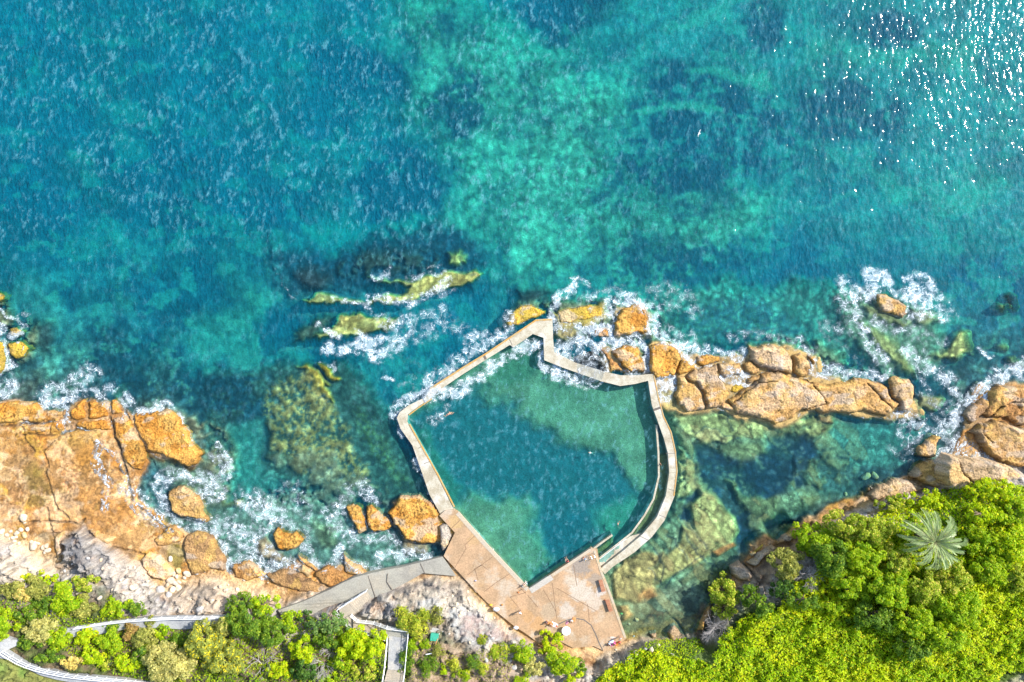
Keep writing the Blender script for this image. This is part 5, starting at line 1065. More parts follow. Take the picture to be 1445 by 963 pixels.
def leaf_quads(cen, nrm, L, Wd, rg):
    n = len(cen); t = rg.normal(size=(n, 3)); t -= nrm*(t*nrm).sum(1)[:, None]; t /= np.linalg.norm(t, axis=1)[:, None]+1e-9
    b = np.cross(nrm, t); L = L[:, None]; Wd = Wd[:, None]
    v = np.stack([cen-t*L*.5, cen+b*Wd*.5+t*L*.05, cen+t*L*.5-nrm*L*.12, cen-b*Wd*.5+t*L*.05], 1).reshape(-1, 3)
    return v, np.arange(n*4).reshape(n, 4)
def foliage(name, cen, nrm, pal, size, rg, parent=None, tint=None, asp=.6):
    n = len(cen); a, b, c = (C(x) for x in VP[pal]); r = rg.random((n, 1)); k = rg.random((n, 1)) if tint is None else tint[:, None]
    col = a*(1-k)+b*k; col = np.where(r > .86, c, col)*(.75+.5*rg.random((n, 1)))*C((2.3,2.15,1.15))
    L = size*(.6+.8*rg.random(n)); v, q = leaf_quads(cen, nrm, L, L*asp, rg)
    return link(name, npmesh(name, v, q, np.repeat(col, 4, 0), False), LEAF, parent)
BARK = mat_plain('bark', (.20,.15,.11), .9); TWIG = mat_plain('grey_twigs', (.40,.36,.34), .9)
def limbs(name, parts_, mat, parent):
    bm = bmesh.new()
    for a, b, r0, r1 in parts_:
        a, b = Vector(a), Vector(b); d = b-a
        if d.length < 1e-4: continue
        bmesh.ops.create_cone(bm, cap_ends=True, segments=6, radius1=r0, radius2=r1, depth=d.length, matrix=Matrix.Translation((a+b)/2) @ d.to_track_quat('Z', 'Y').to_matrix().to_4x4())
    return bmobj(name, bm, mat, parent)
def bush(u, v, ru, rv, h, pal, label, kind='shrub', cat='shrub', group='shrubs on the slope', leaf=.34, dens=1.0, rot=0.0, clump=.30, asp=.6, gap=0.0):
    rg = np.random.default_rng(int(u*31+v*7)); z = gz(u, v); base = P(u, v, z+h*.6); base.z = z; e = empty(kind, base); tag(e, label, cat, group)
    kx = (H-z-h*.6)/H/8; rx, ry = ru*kx, rv*kx; rz = h
    nc = max(7, int(rx*ry*3.2*(.30/clump)**2*.55)+6); cs = []; tries = 0
    while len(cs) < nc and tries < nc*60:
        tries += 1
        a = rg.random()*2*math.pi; rr = math.sqrt(rg.random()); cr = min(rx, ry)*clump*(.7+.6*rg.random())+.12
        wob = 1+.16*math.sin(3*a+u)+.1*math.sin(5*a+v)
        x, y = rr*math.cos(a)*wob, rr*math.sin(a)*wob; zz = math.sqrt(max(0, 1-min(1, rr)**2))
        p = C((x*(rx-cr*.6), y*(ry-cr*.6), max(.25, rz*(.25+.75*zz)-cr*.5)+rg.normal()*.12*rz))
        if all((p[0]-q[0][0])**2+(p[1]-q[0][1])**2 > (.62*(cr+q[1]))**2 for q in cs) or rg.random() < .10: cs.append((p, cr))
    cen, nr, tn = [], [], []
    for p, cr in cs:
        n = int((9+ 4*math.pi*cr*cr*.62/(leaf*leaf*asp*.42)) * dens); d = rg.normal(size=(n, 3)); d[:, 2] = np.abs(d[:, 2])*1.1-.25; d /= np.linalg.norm(d, axis=1)[:, None]
        rad = cr*(1-.35*rg.random(n)**2)*(1+.22*np.sin(d[:, 0]*5+p[0]*3)*np.cos(d[:, 1]*5+p[1]))
        c_ = p+d*rad[:, None]*C((1, 1, .85)); nn = d+rg.normal(size=(n, 3))*.45+C((0, 0, .35)); nn /= np.linalg.norm(nn, axis=1)[:, None]
        cen.append(c_); nr.append(nn); tn.append(np.clip(rg.random()*.7+rg.random(n)*.4, 0, 1))
    cen = np.concatenate(cen); nr = np.concatenate(nr); tn = np.concatenate(tn)
    if rot:
        cr_, sr = math.cos(rot), math.sin(rot); M_ = np.array([[cr_, -sr, 0], [sr, cr_, 0], [0, 0, 1]]); cen = cen@M_.T; nr = nr@M_.T; cs = [(M_@p, c) for p, c in cs]
    cen[:, 2] = np.maximum(cen[:, 2], .05)
    foliage('crown' if kind != 'grass_tuft' else 'blades', cen, nr, pal, leaf, rg, e, tn, asp)
    r0 = .05+.05*h; L = [((0, 0, -.4), (0, 0, h*.35), r0, r0*.7)]
    for p, cr in cs[:14]: L.append(((0, 0, h*.3), tuple(p*.9), r0*.6, r0*.2))
    limbs('trunk' if kind != 'grass_tuft' else 'stem', L, BARK, e); return e
def T1(t, x, y): return T(t, [(x, y)])[0]
TB = [  # lower-left slope
 (35,833,36,17,1.4,'olive','low olive scrub on the cliff top at the left frame edge'),
 (55,818,26,11,1.5,'bright','yellow green bush right under the pale cliff at far left'),
 (30,838,15,11,1.3,'beige','straw coloured round bush near the left frame edge'),
 (90,846,23,24,2.2,'lime','rich green bush in the middle of the left slope'),
 (120,824,20,12,1.6,'flower','yellowish bush spreading onto the grey cliff rocks at left'),
 (116,858,20,18,1.8,'olive','greyish green bush right of the rich green bush on the left slope'),
 (166,860,26,15,1.8,'lime','lime green bush directly above the left path railing'),
 (192,858,15,13,1.5,'green','darker green bush at the right end of the lime one, above the left path'),
 (38,868,24,14,1.8,'green','dark leaved bush above the path junction at far left'),
 (8,884,18,22,2.2,'lime','bright bush cut by the left frame edge, above the path'),
 (62,850,20,12,1.7,'green','mid green bush over the silvery tree at far left'),
 (56,890,27,19,2.6,'silver','silvery grey shrub growing across the left path junction'),
 (40,908,18,12,1.4,'green','narrow green bush inside the bend of the lower left railing'),
 (81,902,20,17,1.9,'lime','bright lime bush between the two left paths, right of the silvery shrub'),
 (72,926,24,10,1.5,'green','dark green bush along the lower left railing'),
 (122,900,19,15,1.6,'bright','glowing yellow green bush below the start of the upper left path'),
 (128,928,17,13,1.5,'bright','yellow green bush just above the middle of the lower left railing'),
 (155,905,18,17,1.7,'lime','mid green bush at the centre of the strip between the left paths'),
 (100,936,17,10,1.3,'beige','straw coloured bush touching the lower left railing'),
 (150,938,18,10,1.4,'flower','pale yellow bush near the bottom frame edge at left'),
 (178,938,17,13,1.6,'bright','bright green bush left of the big silvery bottom tree'),
 (158,886,17,7,1.1,'green','flat dark green bush hugging the lower side of the upper left path'),
 (184,896,13,14,1.7,'brown','brownish twiggy bush below the upper left path'),
 (205,900,19,20,2.4,'olive','olive bush with brown stems below the upper left path'),
 (197,925,14,14,1.6,'green','small green bush under the olive bush with brown stems'),
 (226,893,12,10,1.3,'lime','small lime bush beneath the right half of the upper left path'),
 (252,905,15,13,1.6,'green','dark bush between the olive bush and the yellow flowered tree'),
]
for r in TB: bush(*r[:7])
TR = [
 (240,936,42,27,3.6,'silver','broad silvery banksia tree at the bottom, left of the flowered one'),
 (285,905,28,24,3.6,'ylfl','grey green tree with yellow flower spikes just below the path end'),
 (312,930,30,24,3.4,'ylfl','second yellow flowered grey green tree, nearer the bottom edge'),
 (337,853,20,17,3.2,'green','dense round tree crown beside the end of the upper left path'),
 (372,855,23,15,3.4,'lime','yellower dense crown, nearest the western end of the grey path'),
 (350,880,30,22,4.0,'green','large dense green crown below the end of the upper left path'),
 (385,893,20,21,3.6,'green','green crown hanging over the bare grey branches'),
 (318,884,19,16,3.0,'olive','greyish crown at the left side of the dense green trees'),
 (408,878,15,17,3.0,'lime','slim yellow green crown under the grey path, left of the dark one'),
 (432,871,14,9,2.2,'dark','small dark green crown touching the underside of the grey path'),
 (462,882,31,15,3.0,'blue','bluish green crown left of the zigzag staircase'),
 (463,903,20,16,2.8,'green','mid green crown below the bluish one'),
 (425,918,19,18,2.4,'bright','lime green bush right of the bare grey branches'),
 (500,912,26,24,3.0,'bright','large vivid yellow green bush left of the upper grey walk'),
 (528,915,15,22,2.8,'bright','vivid yellow green bush pressed against the left rail of the upper walk'),
 (482,935,18,16,2.2,'lime','green bush below the vivid yellow one'),
 (512,950,24,12,2.0,'flower','pale yellow bush at the bottom left of the upper walk'),
 (430,946,20,17,2.0,'dark','dark green bush at the bottom edge between twiggy shrubs'),
 (462,955,20,10,1.8,'lime','lime bush at the bottom edge left of the pale yellow bush'),
 (508,900,20,8,1.6,'flower','straw and yellow bush against the lower stair railing'),
 (395,948,17,13,2.0,'bright','lime bush at the bottom edge under the bare branches'),
]
for r in TR: bush(*r[:7], kind='tree', cat='tree', group='trees on the western slope', leaf=.34, clump=.24)
# bare and twiggy shrubs
def bare(u, v, r, h, label, n=26, mat=None, dead=False):
    rg = random.Random(int(u*3+v)); z = gz(u, v); e = empty('bare_shrub', P(u, v, z)); tag(e, label, 'shrub', 'bare twiggy shrubs'); L = []
    r = r/8
    def grow(p, d, l, rad, dep):
        q = p+d*l; L.append((p, q, rad, rad*.7))
        if dep == 0: return
        for _ in range(3 if dep > 1 else 2):
            nd = (d+Vector((rg.gauss(0,.5), rg.gauss(0,.5), rg.gauss(.05,.25)))).normalized(); grow(q, nd, l*rg.uniform(.6,.85), rad*.65, dep-1)
    for i in range(n):
        a = rg.uniform(0, 6.28); el = rg.uniform(.25, 1.0); d = Vector((math.cos(a)*math.cos(el), math.sin(a)*math.cos(el), math.sin(el)))
        grow(Vector((0, 0, 0)), d, r*.42*rg.uniform(.7,1.2), .05 if dead else .035, 3 if not dead else 3)
    limbs('branches', L, mat or TWIG, e); return e
bare(370,938,26,3.2,'leafless tree with pale grey branches spread over dark undergrowth', 7, None, True)
bare(455,935,20,2.0,'silvery leafless shrub between the green crowns, left of the vivid bush', 16)
bare(470,915,16,1.6,'smaller grey twiggy shrub above the silvery leafless one', 12)
bare(90,887,17,1.6,'brown twiggy shrub lying over the start of the upper left path', 14, mat_plain('brown_twigs', (.34,.27,.22), .9))
bare(1009,884,22,1.8,'grey dry brush on the bank right of the beach slabs', 20)
bare(1137,813,19,1.8,'dry purple grey brush between the olive tree and the leafy tree', 16)
bare(1118,842,12,1.4,'small dry brush below the olive tree', 10)
bare(225,918,12,1.4,'brown dead shrub between the olive bush and the silvery tree', 10, mat_plain('brown_twigs2', (.26,.18,.13), .9))
# tufts and small shrubs on the slope around the green box
def tuft(u, v, ru, rv, h, pal, label, group='grassy tufts on the middle slope'):
    return bush(u, v, ru, rv, h, pal, label, 'grass_tuft', 'tussock', group, .55, .55, 0, .42, .22)
tuft(572,877,16,18,1.5,'tuft','tall grassy tussock clump right of the stair platform')
tuft(590,882,16,22,1.6,'tuft','largest yellow green tussock clump, left of the green box')
tuft(614,870,14,12,1.3,'olive','olive tussock clump just above the green box')
tuft(702,923,17,14,1.4,'flower','round yellowish tussock left of the bright green trees')
tuft(681,904,7,7,.9,'tuft','little round yellow green tuft alone under the pale rock')
for a in ((575,938,13,22,1.3,'green','green tussock beside the right rail of the upper walk'),(582,912,9,11,1.1,'lime','small green shrub between the upper walk and the white pipe'),(603,940,14,15,1.3,'green','dark tussock below the white pipe'),(619,918,10,9,1.2,'olive','olive shrub beside the orange pipe'),
          (640,938,9,10,1.1,'tuft','spiky pale tuft right of the orange pipe'),(626,945,5,10,.9,'bright','narrow bright green plant on the bare soil'),(668,935,12,12,1.3,'green','green shrub below the little round tuft'),(652,953,13,9,1.2,'lime','leafy bush at the bottom edge under the bare soil'),
          (682,945,8,10,1.0,'tuft','yellow tuft next to the blue grey rock'),(735,958,16,8,1.3,'lime','low green bush at the bottom edge below the lilac rock'),(600,910,7,6,.8,'lime','tiny green bush just under the green box')):
    tuft(*a)
for a in ((739,922,17,18,2.8,'lime','round lime green tree at the left of the trio below the deck'),(769,895,10,7,2.0,'bright','small lime crown reaching the deck edge, left one'),(788,898,8,8,2.0,'bright','small lime crown reaching the deck edge, right one'),
          (778,916,20,14,2.8,'bright','bright green crown right behind the deck edge crowns'),(792,937,22,18,3.2,'lime','largest bright green crown below the deck'),(806,955,16,11,2.4,'bright','yellow green crown at the bottom edge below the deck'),(753,942,17,13,2.0,'silver','pale grey green bush between the bright crowns below the deck'),(819,945,9,15,2.0,'green','narrow green crown beside the eroded bank')):
    bush(*a, kind='tree', cat='tree', group='bright trees below the deck', leaf=.3, clump=.26)
# trees on the eastern hill
ET = [(1022,836,22,20,4.2,'flower','round tree speckled with cream flowers at the lagoon shore'),(1024,862,18,14,3.4,'flower','lower half crown with cream flowers beneath the speckled round tree'),(1058,840,18,16,3.4,'green','green tree right beside the cream flowered tree'),(1076,856,15,14,3.2,'green','darker green tree at the right of the shore trio'),
 (1112,798,24,22,3.6,'olive','soft olive tree standing above the banded cream slab'),(1108,830,20,16,2.0,'dark','dark bush in the hollow under the olive tree'),
 (1150,762,28,24,3.8,'lime','leafy green tree overhanging the lagoon bank'),(1195,745,34,22,3.8,'flower','pale flowered crown along the top of the hill trees'),(1175,788,26,26,4.0,'green','deep green crown in front of the pale flowered one'),(1232,750,34,22,3.8,'flower','pale flowered crown left of the palm'),
 (1218,786,32,26,4.4,'lime','lime speckled crown in the middle of the hill trees'),(1262,790,28,22,4.2,'flower','yellow pink flowered crown just left of and below the palm'),(1200,822,30,22,4.0,'lime','crown with pale leaf tips at the lower left of the hill trees'),(1255,832,36,28,4.8,'lime','large domed crown at the centre of the eastern hill'),
 (1300,832,30,24,4.6,'flower','pinkish flowered crown directly below the palm'),(1342,818,34,26,4.4,'flower','wide yellow flowered crown right of and below the palm'),(1235,868,32,24,4.0,'green','dark green crown in the gap below the large domed crown'),(1290,876,38,26,4.6,'lime','wide lime crown under the pinkish flowered one'),
 (1350,860,36,28,4.2,'lime','big lime crown at the right of the hill group'),(1335,900,34,24,3.6,'lime','lowest lime crown of the hill group'),(1290,915,26,18,3.0,'green','darker low crown at the lower edge of the hill group'),
 (1304,706,40,14,3.0,'bright','long bright green bush along the cliff above the palm'),(1262,712,24,12,2.6,'flower','yellowish bush on the cliff left of the long bright one'),
 (1386,692,22,18,3.0,'bright','rounded vivid bush behind the pale pink boulder, left of two'),(1420,692,20,15,3.0,'bright','rounded vivid bush behind the pale pink boulder, right of two'),(1390,727,28,16,3.0,'bright','vivid green bush between the palm and the right frame edge'),(1435,724,26,18,3.0,'lime','bright bush cut by the right frame edge'),
 (1385,765,30,22,3.4,'lime','green crown immediately right of the palm'),(1425,770,30,26,3.4,'bright','yellow green crown at the right frame edge beside the palm'),(1400,805,30,22,3.0,'lime','crown below the right hand yellow green one'),(1440,815,22,22,2.6,'flower','yellowish bush with pink dead stems at the right frame edge'),
 (1135,848,24,16,2.4,'green','low green bush at the upper edge of the bright ground cover'),(1175,855,24,14,2.4,'lime','lime bush merging into the bright ground cover')]
for r in ET: bush(*r[:7], kind='tree', cat='tree', group='trees on the eastern hill', leaf=.36, clump=.2)
# ground cover: creeping plants, uncountable
def cover(name, poly, n, pal, size, hgt, rg, wamp=1):
    p = np.array(poly); out = []
    while sum(len(o_) for o_ in out) < n:
        uu = rg.uniform(p[:, 0].min(), p[:, 0].max(), n).astype(np.float32); vv = rg.uniform(p[:, 1].min(), p[:, 1].max(), n).astype(np.float32)
        wx = (fbm(uu/14, vv/14, 3, 5)-.5)*16; d = sdf_poly(poly, uu+wx, vv+wx); k_ = d > 0; out.append(np.stack([uu[k_], vv[k_]], 1))
    q = np.concatenate(out)[:n]; uu, vv = q[:, 0], q[:, 1]
    z = bil(HT, uu, vv)+hgt*(.15+1.1*fbm(uu/16, vv/16, 4, 61))*(.5+.5*rg.random(n)); k_ = (H-z)/H/8
    cen = np.stack([(uu-CX)*k_, (CY-vv)*k_, z], 1); nn = rg.normal(size=(n, 3))*.5+C((.1, 0, 1)); nn /= np.linalg.norm(nn, axis=1)[:, None]
    tn = np.clip(sm(.38, .62, fbm(uu/30, vv/24, 4, 62))*.7+rg.random(n)*.35, 0, 1)
    o = foliage(name, cen, nn, pal, size, rg, None, tn); return tag(o, None, None, None, 'stuff')
rg = np.random.default_rng(11)
EP = [(838,975),(850,945),(885,928),(905,918),(935,924),(965,930),(1005,938),(1015,905),(1040,885),(1055,868),(1090,868),(1100,850),(1150,800),(1200,760),(1250,715),(1300,700),(1380,680),(1470,690),(1500,960),(1430,945),(1340,1000),(830,1000)]
o = cover('ground_cover', EP, 90000, 'bright', .36, 1.3, rg); tag(o, 'bright yellow green creeping plants carpeting the eastern hillside', 'ground cover')
o = cover('slope_scrub', [(-30,850),(60,840),(130,870),(200,872),(205,868),(180,885),(120,884),(60,885),(60,900),(120,938),(200,962),(200,990),(340,990),(560,985),(548,900),(470,870),(420,872),(330,868),(310,880),(140,884),(60,884),(-30,880)], 15000, 'lime', .30, .5, rg); tag(o, 'low green scrub between the shrubs of the western slope', 'scrub')
o = cover('slope_weeds', [(570,890),(600,885),(640,925),(690,915),(725,940),(720,985),(565,985)], 2200, 'olive', .26, .3, rg); tag(o, 'thin weeds scattered over the bare soil of the middle slope', 'weeds')
o = cover('bank_weeds', [(885,922),(930,905),(985,900),(1000,925),(960,935),(900,935)], 1600, 'lime', .28, .5, rg); tag(o, 'sparse weeds on the grey bank above the little beach', 'weeds')
# palm
def palm(u, v, rad, h, label):
    z = gz(u, v); b_ = P(u, v, z+h+.3); b_.z = z; e = empty('palm_tree', b_); tag(e, label, 'palm')
    limbs('trunk', [((0, 0, -.5), (.1, 0, h*.5), .45, .38), ((.1, 0, h*.5), (.15, .05, h), .38, .42)], BARK, e)
    rg = random.Random(5); FM = mat_leaf('palm_leaf', .35, .2); meshes = []
    for vn in range(4):
        V_, Q, Cc = [], [], []; n = 30; L = rad*(.9+.08*vn)
        def pt(t): return Vector((L*t*(1-.18*t*t), 0, L*(.42*t-.62*t*t*t)+.1))
        for i in range(n):
            t = (i+1)/(n+1); p = pt(t); ll = L*.20*math.sin(math.pi*min(1, t*.85+.12))**.6
            for sd in (-1, 1):
                q = p+Vector((ll*.75, sd*ll*.30, -.10*ll+rg.uniform(-.06,.06)+.22*ll)); wv = Vector((.085, 0, 0)); k = len(V_)
                V_ += [p-wv, p+wv, q+wv*.3, q-wv*.3]; Q.append((k, k+1, k+2, k+3)); c = rg.uniform(.8, 1.15); Cc += [(.22*c,.33*c,.12*c)]*2+[(.42*c,.50*c,.22*c)]*2
        for i in range(14):
            a, b = pt(i/14), pt((i+1)/14); k = len(V_); wv = Vector((0, .06*(1.2-i/14), 0)); V_ += [a-wv+Vector((0,0,.03)), a+wv+Vector((0,0,.03)), b+wv+Vector((0,0,.03)), b-wv+Vector((0,0,.03))]; Q.append((k, k+1, k+2, k+3)); Cc += [(.38,.36,.20)]*4
        me = npmesh('frond', np.array([tuple(x) for x in V_]), np.array(Q), np.array(Cc), False); me.materials.append(FM); meshes.append(me)
    nf = 60
    for i in range(nf):
        ring = i % 3; o = link('frond', meshes[i % 4], None, e); o.location = (.15, .05, h+.15*ring)
        o.rotation_euler = (rg.uniform(-.25,.25), R((10, -14, -42)[ring]+rg.uniform(-7,7)), (i//3)*2.399+ring*.8+rg.uniform(-.1,.1)); s_ = (1.0, .92, .62)[ring]*rg.uniform(.9,1.08); o.scale = (s_,)*3
    bm = bmesh.new()
    for k in range(16):
        a = k*2.4; boxbm(bm, (.35+.1*(k % 3), 0, h+.25), .5, .12, .12, a)
    bmobj('fruit_cluster', bm, mat_plain('orange_fruit', (.5,.24,.03), .6), e)
palm(1316,764,5.7,4.2,'large feathery grey green palm standing among the hill trees')

# ------------------------------------------------------------------ people and small things
SKIN = mat_plain('skin', (.50,.27,.17), .55, 0, .08); SKIN2 = mat_plain('skin_tanned', (.36,.18,.10), .55, 0, .08)
HAIRM = {'dark': mat_plain('hair_dark', (.03,.02,.015), .6), 'brown': mat_plain('hair_brown', (.14,.07,.03), .6), 'fair': mat_plain('hair_fair', (.42,.30,.14), .6)}
CLO = {}
def cloth(c):
    if c not in CLO: CLO[c] = mat_plain('fabric_%d' % len(CLO), c, .85, 0, .08)
    return CLO[c]
def skin_obj(name, pts, edges, mat, parent=None, root=0, sub=2):
    me = bpy.data.meshes.new(name); me.from_pydata([p[0] for p in pts], edges, []); o = link(name, me, mat, parent)
    m = o.modifiers.new('skin', 'SKIN'); m.use_smooth_shade = True
    for i, p in enumerate(pts):
        r = p[1]; me.skin_vertices[0].data[i].radius = (r, r) if not isinstance(r, tuple) else r
    me.skin_vertices[0].data[root].use_root = True
    s_ = o.modifiers.new('sub', 'SUBSURF'); s_.levels = 1; s_.render_levels = sub; return o
# joint tables: body axes x = right, y = forward, z = up, metres, pelvis at the origin
POSE = {
 'stand': dict(ch=(0,.02,.42), nk=(0,.03,.55), hd=(0,.06,.68), el=[(.27,.0,.22),(-.27,.03,.22)], ha=[(.30,.10,-.02),(-.30,.14,-.01)], kn=[(.10,.03,-.43),(-.10,-.02,-.43)], ft=[(.11,-.02,-.86),(-.11,-.08,-.86)], drop=.90),
 'sit': dict(ch=(0,-.04,.42), nk=(0,-.02,.54), hd=(0,.03,.67), el=[(.27,.02,.22),(-.27,.02,.22)], ha=[(.22,.26,.10),(-.22,.26,.10)], kn=[(.12,.44,.05),(-.12,.44,.05)], ft=[(.13,.47,-.38),(-.13,.47,-.38)], drop=.12),
 'arms': dict(ch=(0,-.10,.40), nk=(0,-.10,.53), hd=(0,-.08,.66), el=[(.40,.05,.52),(-.40,.05,.52)], ha=[(.48,.18,.74),(-.48,.18,.74)], kn=[(.13,.42,.05),(-.13,.42,.05)], ft=[(.14,.44,-.38),(-.14,.44,-.38)], drop=.12),
 'swim': dict(ch=(0,.44,.02), nk=(0,.57,.03), hd=(.02,.70,.05), el=[(.30,.72,.10),(-.34,.30,-.02)], ha=[(.20,1.02,.03),(-.30,.05,-.06)], kn=[(.11,-.42,.0),(-.11,-.42,-.04)], ft=[(.10,-.84,-.03),(-.13,-.82,.02)], drop=0),
 'float': dict(ch=(0,.42,.06), nk=(0,.54,.06), hd=(0,.67,.08), el=[(.42,.42,.02),(-.42,.42,.02)], ha=[(.66,.52,.0),(-.66,.52,.0)], kn=[(.18,-.40,-.02),(-.18,-.40,-.02)], ft=[(.30,-.78,-.06),(-.30,-.78,-.06)], drop=0),
 'lie': dict(ch=(0,.42,.02), nk=(0,.55,.03), hd=(0,.68,.06), el=[(.30,.30,.0),(-.30,.30,.0)], ha=[(.36,.05,-.03),(-.36,.05,-.03)], kn=[(.11,-.42,.03),(-.11,-.42,.03)], ft=[(.12,-.84,.0),(-.12,-.84,.0)], drop=.14),
 'curl': dict(ch=(.10,.38,.03), nk=(.20,.46,.04), hd=(.31,.52,.06), el=[(.36,.26,.02),(.14,.62,.02)], ha=[(.58,.24,.0),(.38,.74,.0)], kn=[(.10,-.38,-.02),(-.08,-.40,-.03)], ft=[(.34,-.62,-.06),(.16,-.70,-.06)], drop=0),
}
def person(u, v, z, pose, rot, label, top=None, bottom=(.05,.08,.25), hair='brown', skin=None, group='people at the pool', cat='person', scale=1.0):
    p = POSE[pose]; skin = skin or SKIN; q = P(u, v, z); V3 = Vector
    pts = [((0,0,0), (.15,.11)), (tuple(V3(p['ch'])*.45), (.125,.10)), (p['ch'], (.165,.115)), (p['nk'], (.055,.055)), (tuple(V3(p['nk']).lerp(V3(p['hd']), .45)), (.075,.08)), (p['hd'], (.085,.10)), (tuple(V3(p['hd'])+(V3(p['hd'])-V3(p['nk'])).normalized()*.09), (.06,.07))]
    ed = [(0,1),(1,2),(2,3),(3,4),(4,5),(5,6)]
    fwd = V3((0,1,0)) if pose in ('stand','sit','arms') else V3((0,0,1))
    k = len(pts); pts.append((tuple(V3(p['hd'])+fwd*.115), (.014,.018))); ed.append((5, k))          # nose
    for i in (0, 1):
        s_ = 1 if i == 0 else -1; ch = V3(p['ch']); sx = V3((1,0,0)) if pose != 'curl' else V3((.75,-.55,0)); sh = ch+sx*s_*.18+(V3(p['nk'])-ch)*.45
        el, ha = V3(p['el'][i]), V3(p['ha'][i]); d = (ha-el).normalized(); k = len(pts)
        pts += [(tuple(sh), (.058,.058)), (tuple(el), (.042,.042)), (tuple(ha), (.030,.026)), (tuple(ha+d*.055), (.040,.020))]; ed += [(2,k),(k,k+1),(k+1,k+2),(k+2,k+3)]
        side = d.cross(V3((0,0,1))); side = side.normalized() if side.length > .1 else V3((1,0,0))
        for f in range(4):
            a = len(pts); o_ = side*(f-1.5)*.021; L = (.06,.075,.07,.055)[f]
            pts += [(tuple(ha+d*.085+o_), (.0095,.0095)), (tuple(ha+d*(.085+L)+o_*1.2-V3((0,0,.018))), (.008,.008))]; ed += [(k+3, a), (a, a+1)]
        a = len(pts); pts += [(tuple(ha+d*.06+side*.05*s_), (.010,.010))]; ed += [(k+2, a)]
        kn, ft = V3(p['kn'][i]), V3(p['ft'][i]); hp = V3((.09*s_,0,-.04)) if pose in ('stand','sit','arms') else V3((.09*s_,-.05,0)); k = len(pts)
        toe = ft+(V3((.02*s_,.17,-.04)) if pose in ('stand','sit','arms') else V3((0,-.14,-.06)))
        pts += [(tuple(hp), (.088,.088)), (tuple(kn), (.056,.056)), (tuple(ft), (.036,.036)), (tuple(toe), (.034,.024))]; ed += [(0,k),(k,k+1),(k+1,k+2),(k+2,k+3)]
    b = skin_obj('person', pts, ed, skin); b.location = (q.x, q.y, z+p['drop']*scale); b.rotation_euler = (0, 0, rot); b.scale = (scale,)*3
    tag(b, label, cat, group)
    hd = V3(p['hd']); up = (hd-V3(p['nk'])).normalized(); bm = bmesh.new(); bmesh.ops.create_icosphere(bm, subdivisions=2, radius=1)
    ctr = hd+up*.045-fwd*.03
    for v_ in bm.verts:
        n_ = v_.co.copy(); v_.co = ctr+Vector((n_.x*.108, n_.y*.118, n_.z*.112))
    bmobj('hair', bm, HAIRM[hair], b, 0, True)
    ch = V3(p['ch'])
    if top is not None:
        tp = [(tuple(ch*.05), (.150,.115)), (tuple(ch*.5), (.150,.122)), (tuple(ch), (.185,.132)), (tuple(ch.lerp(V3(p['nk']), .6)), (.085,.08))]; te = [(0,1),(1,2),(2,3)]
        for i in (0, 1):
            s_ = 1 if i == 0 else -1; sh = ch+V3((1,0,0))*s_*.18+(V3(p['nk'])-ch)*.45; k = len(tp); tp += [(tuple(sh), (.072,.072)), (tuple(sh.lerp(V3(p['el'][i]), .6)), (.062,.062))]; te += [(2,k),(k,k+1)]
        skin_obj('shirt', tp, te, cloth(top), b)
    if bottom is not None:
        bp = [(tuple(ch*.12), (.155,.115)), ((0,0,-.02), (.162,.125))]; be = [(0,1)]
        for i in (0, 1):
            s_ = 1 if i == 0 else -1; hp = V3((.09*s_,0,-.04)) if pose in ('stand','sit','arms') else V3((.09*s_,-.05,0)); k = len(bp); bp += [(tuple(hp), (.10,.10)), (tuple(hp.lerp(V3(p['kn'][i]), .45)), (.088,.088))]; be += [(1,k),(k,k+1)]
        skin_obj('shorts', bp, be, cloth(bottom), b)
    return b
t20 = lambda x, y: T1(20, x, y)
person(632,585,.02,'swim',R(-62),'pale swimmer doing front crawl in white splashes near the western pool wall',None,(.05,.05,.08),'fair')
person(835,639.5,.02,'float',R(80),'swimmer in white floating in the green middle of the pool',(.55,.55,.52),(.5,.5,.5),'fair',scale=.75)
person(872,741,.0,'curl',R(10),'bather with bent arms in the water near the curved low kerb',None,(.30,.06,.05),'brown')
person(683.5,765,.05,'stand',R(-130),'bather standing in the water holding the long straight deck edge',None,(.05,.05,.2),'dark',SKIN2).location.z = -.35
person(932,655,.0,'stand',R(120),'small bather in the narrow channel beside the curved wall',None,(.4,.1,.1),'brown').location.z = -.25
person(*t20(345,305),DZ+.03,'arms',R(-35),'bather sitting at the inner deck corner with both arms raised to the water',None,(.65,.62,.58),'fair')
person(*t20(758,80),DZ-.0,'sit',R(25),'person in a red top sitting on the straight southern pool edge',(.55,.04,.06),(.04,.04,.06),'dark')
person(*t20(303,560),DZ+.02,'stand',R(160),'person in white standing alone on the lower left of the deck',(.75,.75,.75),(.55,.50,.45),'brown')
person(*t20(555,672),DZ,'sit',R(-110),'person in dark blue sitting beside orange towels at the deck\'s rear edge',(.04,.06,.14),(.03,.03,.05),'dark',SKIN2)
person(*t20(600,690),DZ,'sit',R(170),'bare chested person sitting between the dark blue sitter and the white towel',None,(.45,.15,.05),'brown')
person(*t20(800,655),DZ,'sit',R(175),'person in white sitting under the drain groove near the round table',(.7,.68,.72),(.5,.3,.35),'fair')
person(*t20(1265,812),DZ,'stand',R(60),'person in a white hat coloured top standing at the deck\'s far right corner',(.75,.72,.68),(.45,.25,.18),'fair')
person(*t20(1165,880),DZ,'sit',R(140),'person in pale blue sitting at the left of the corner group',(.45,.62,.75),(.1,.12,.2),'dark')
person(*t20(1215,875),DZ,'sit',R(160),'person in bright pink sitting in the middle of the corner group',(.62,.08,.30),(.35,.05,.1),'brown')
person(*t20(1262,862),DZ,'sit',R(200),'person in red sitting at the right of the corner group',(.60,.05,.04),(.3,.04,.03),'dark')
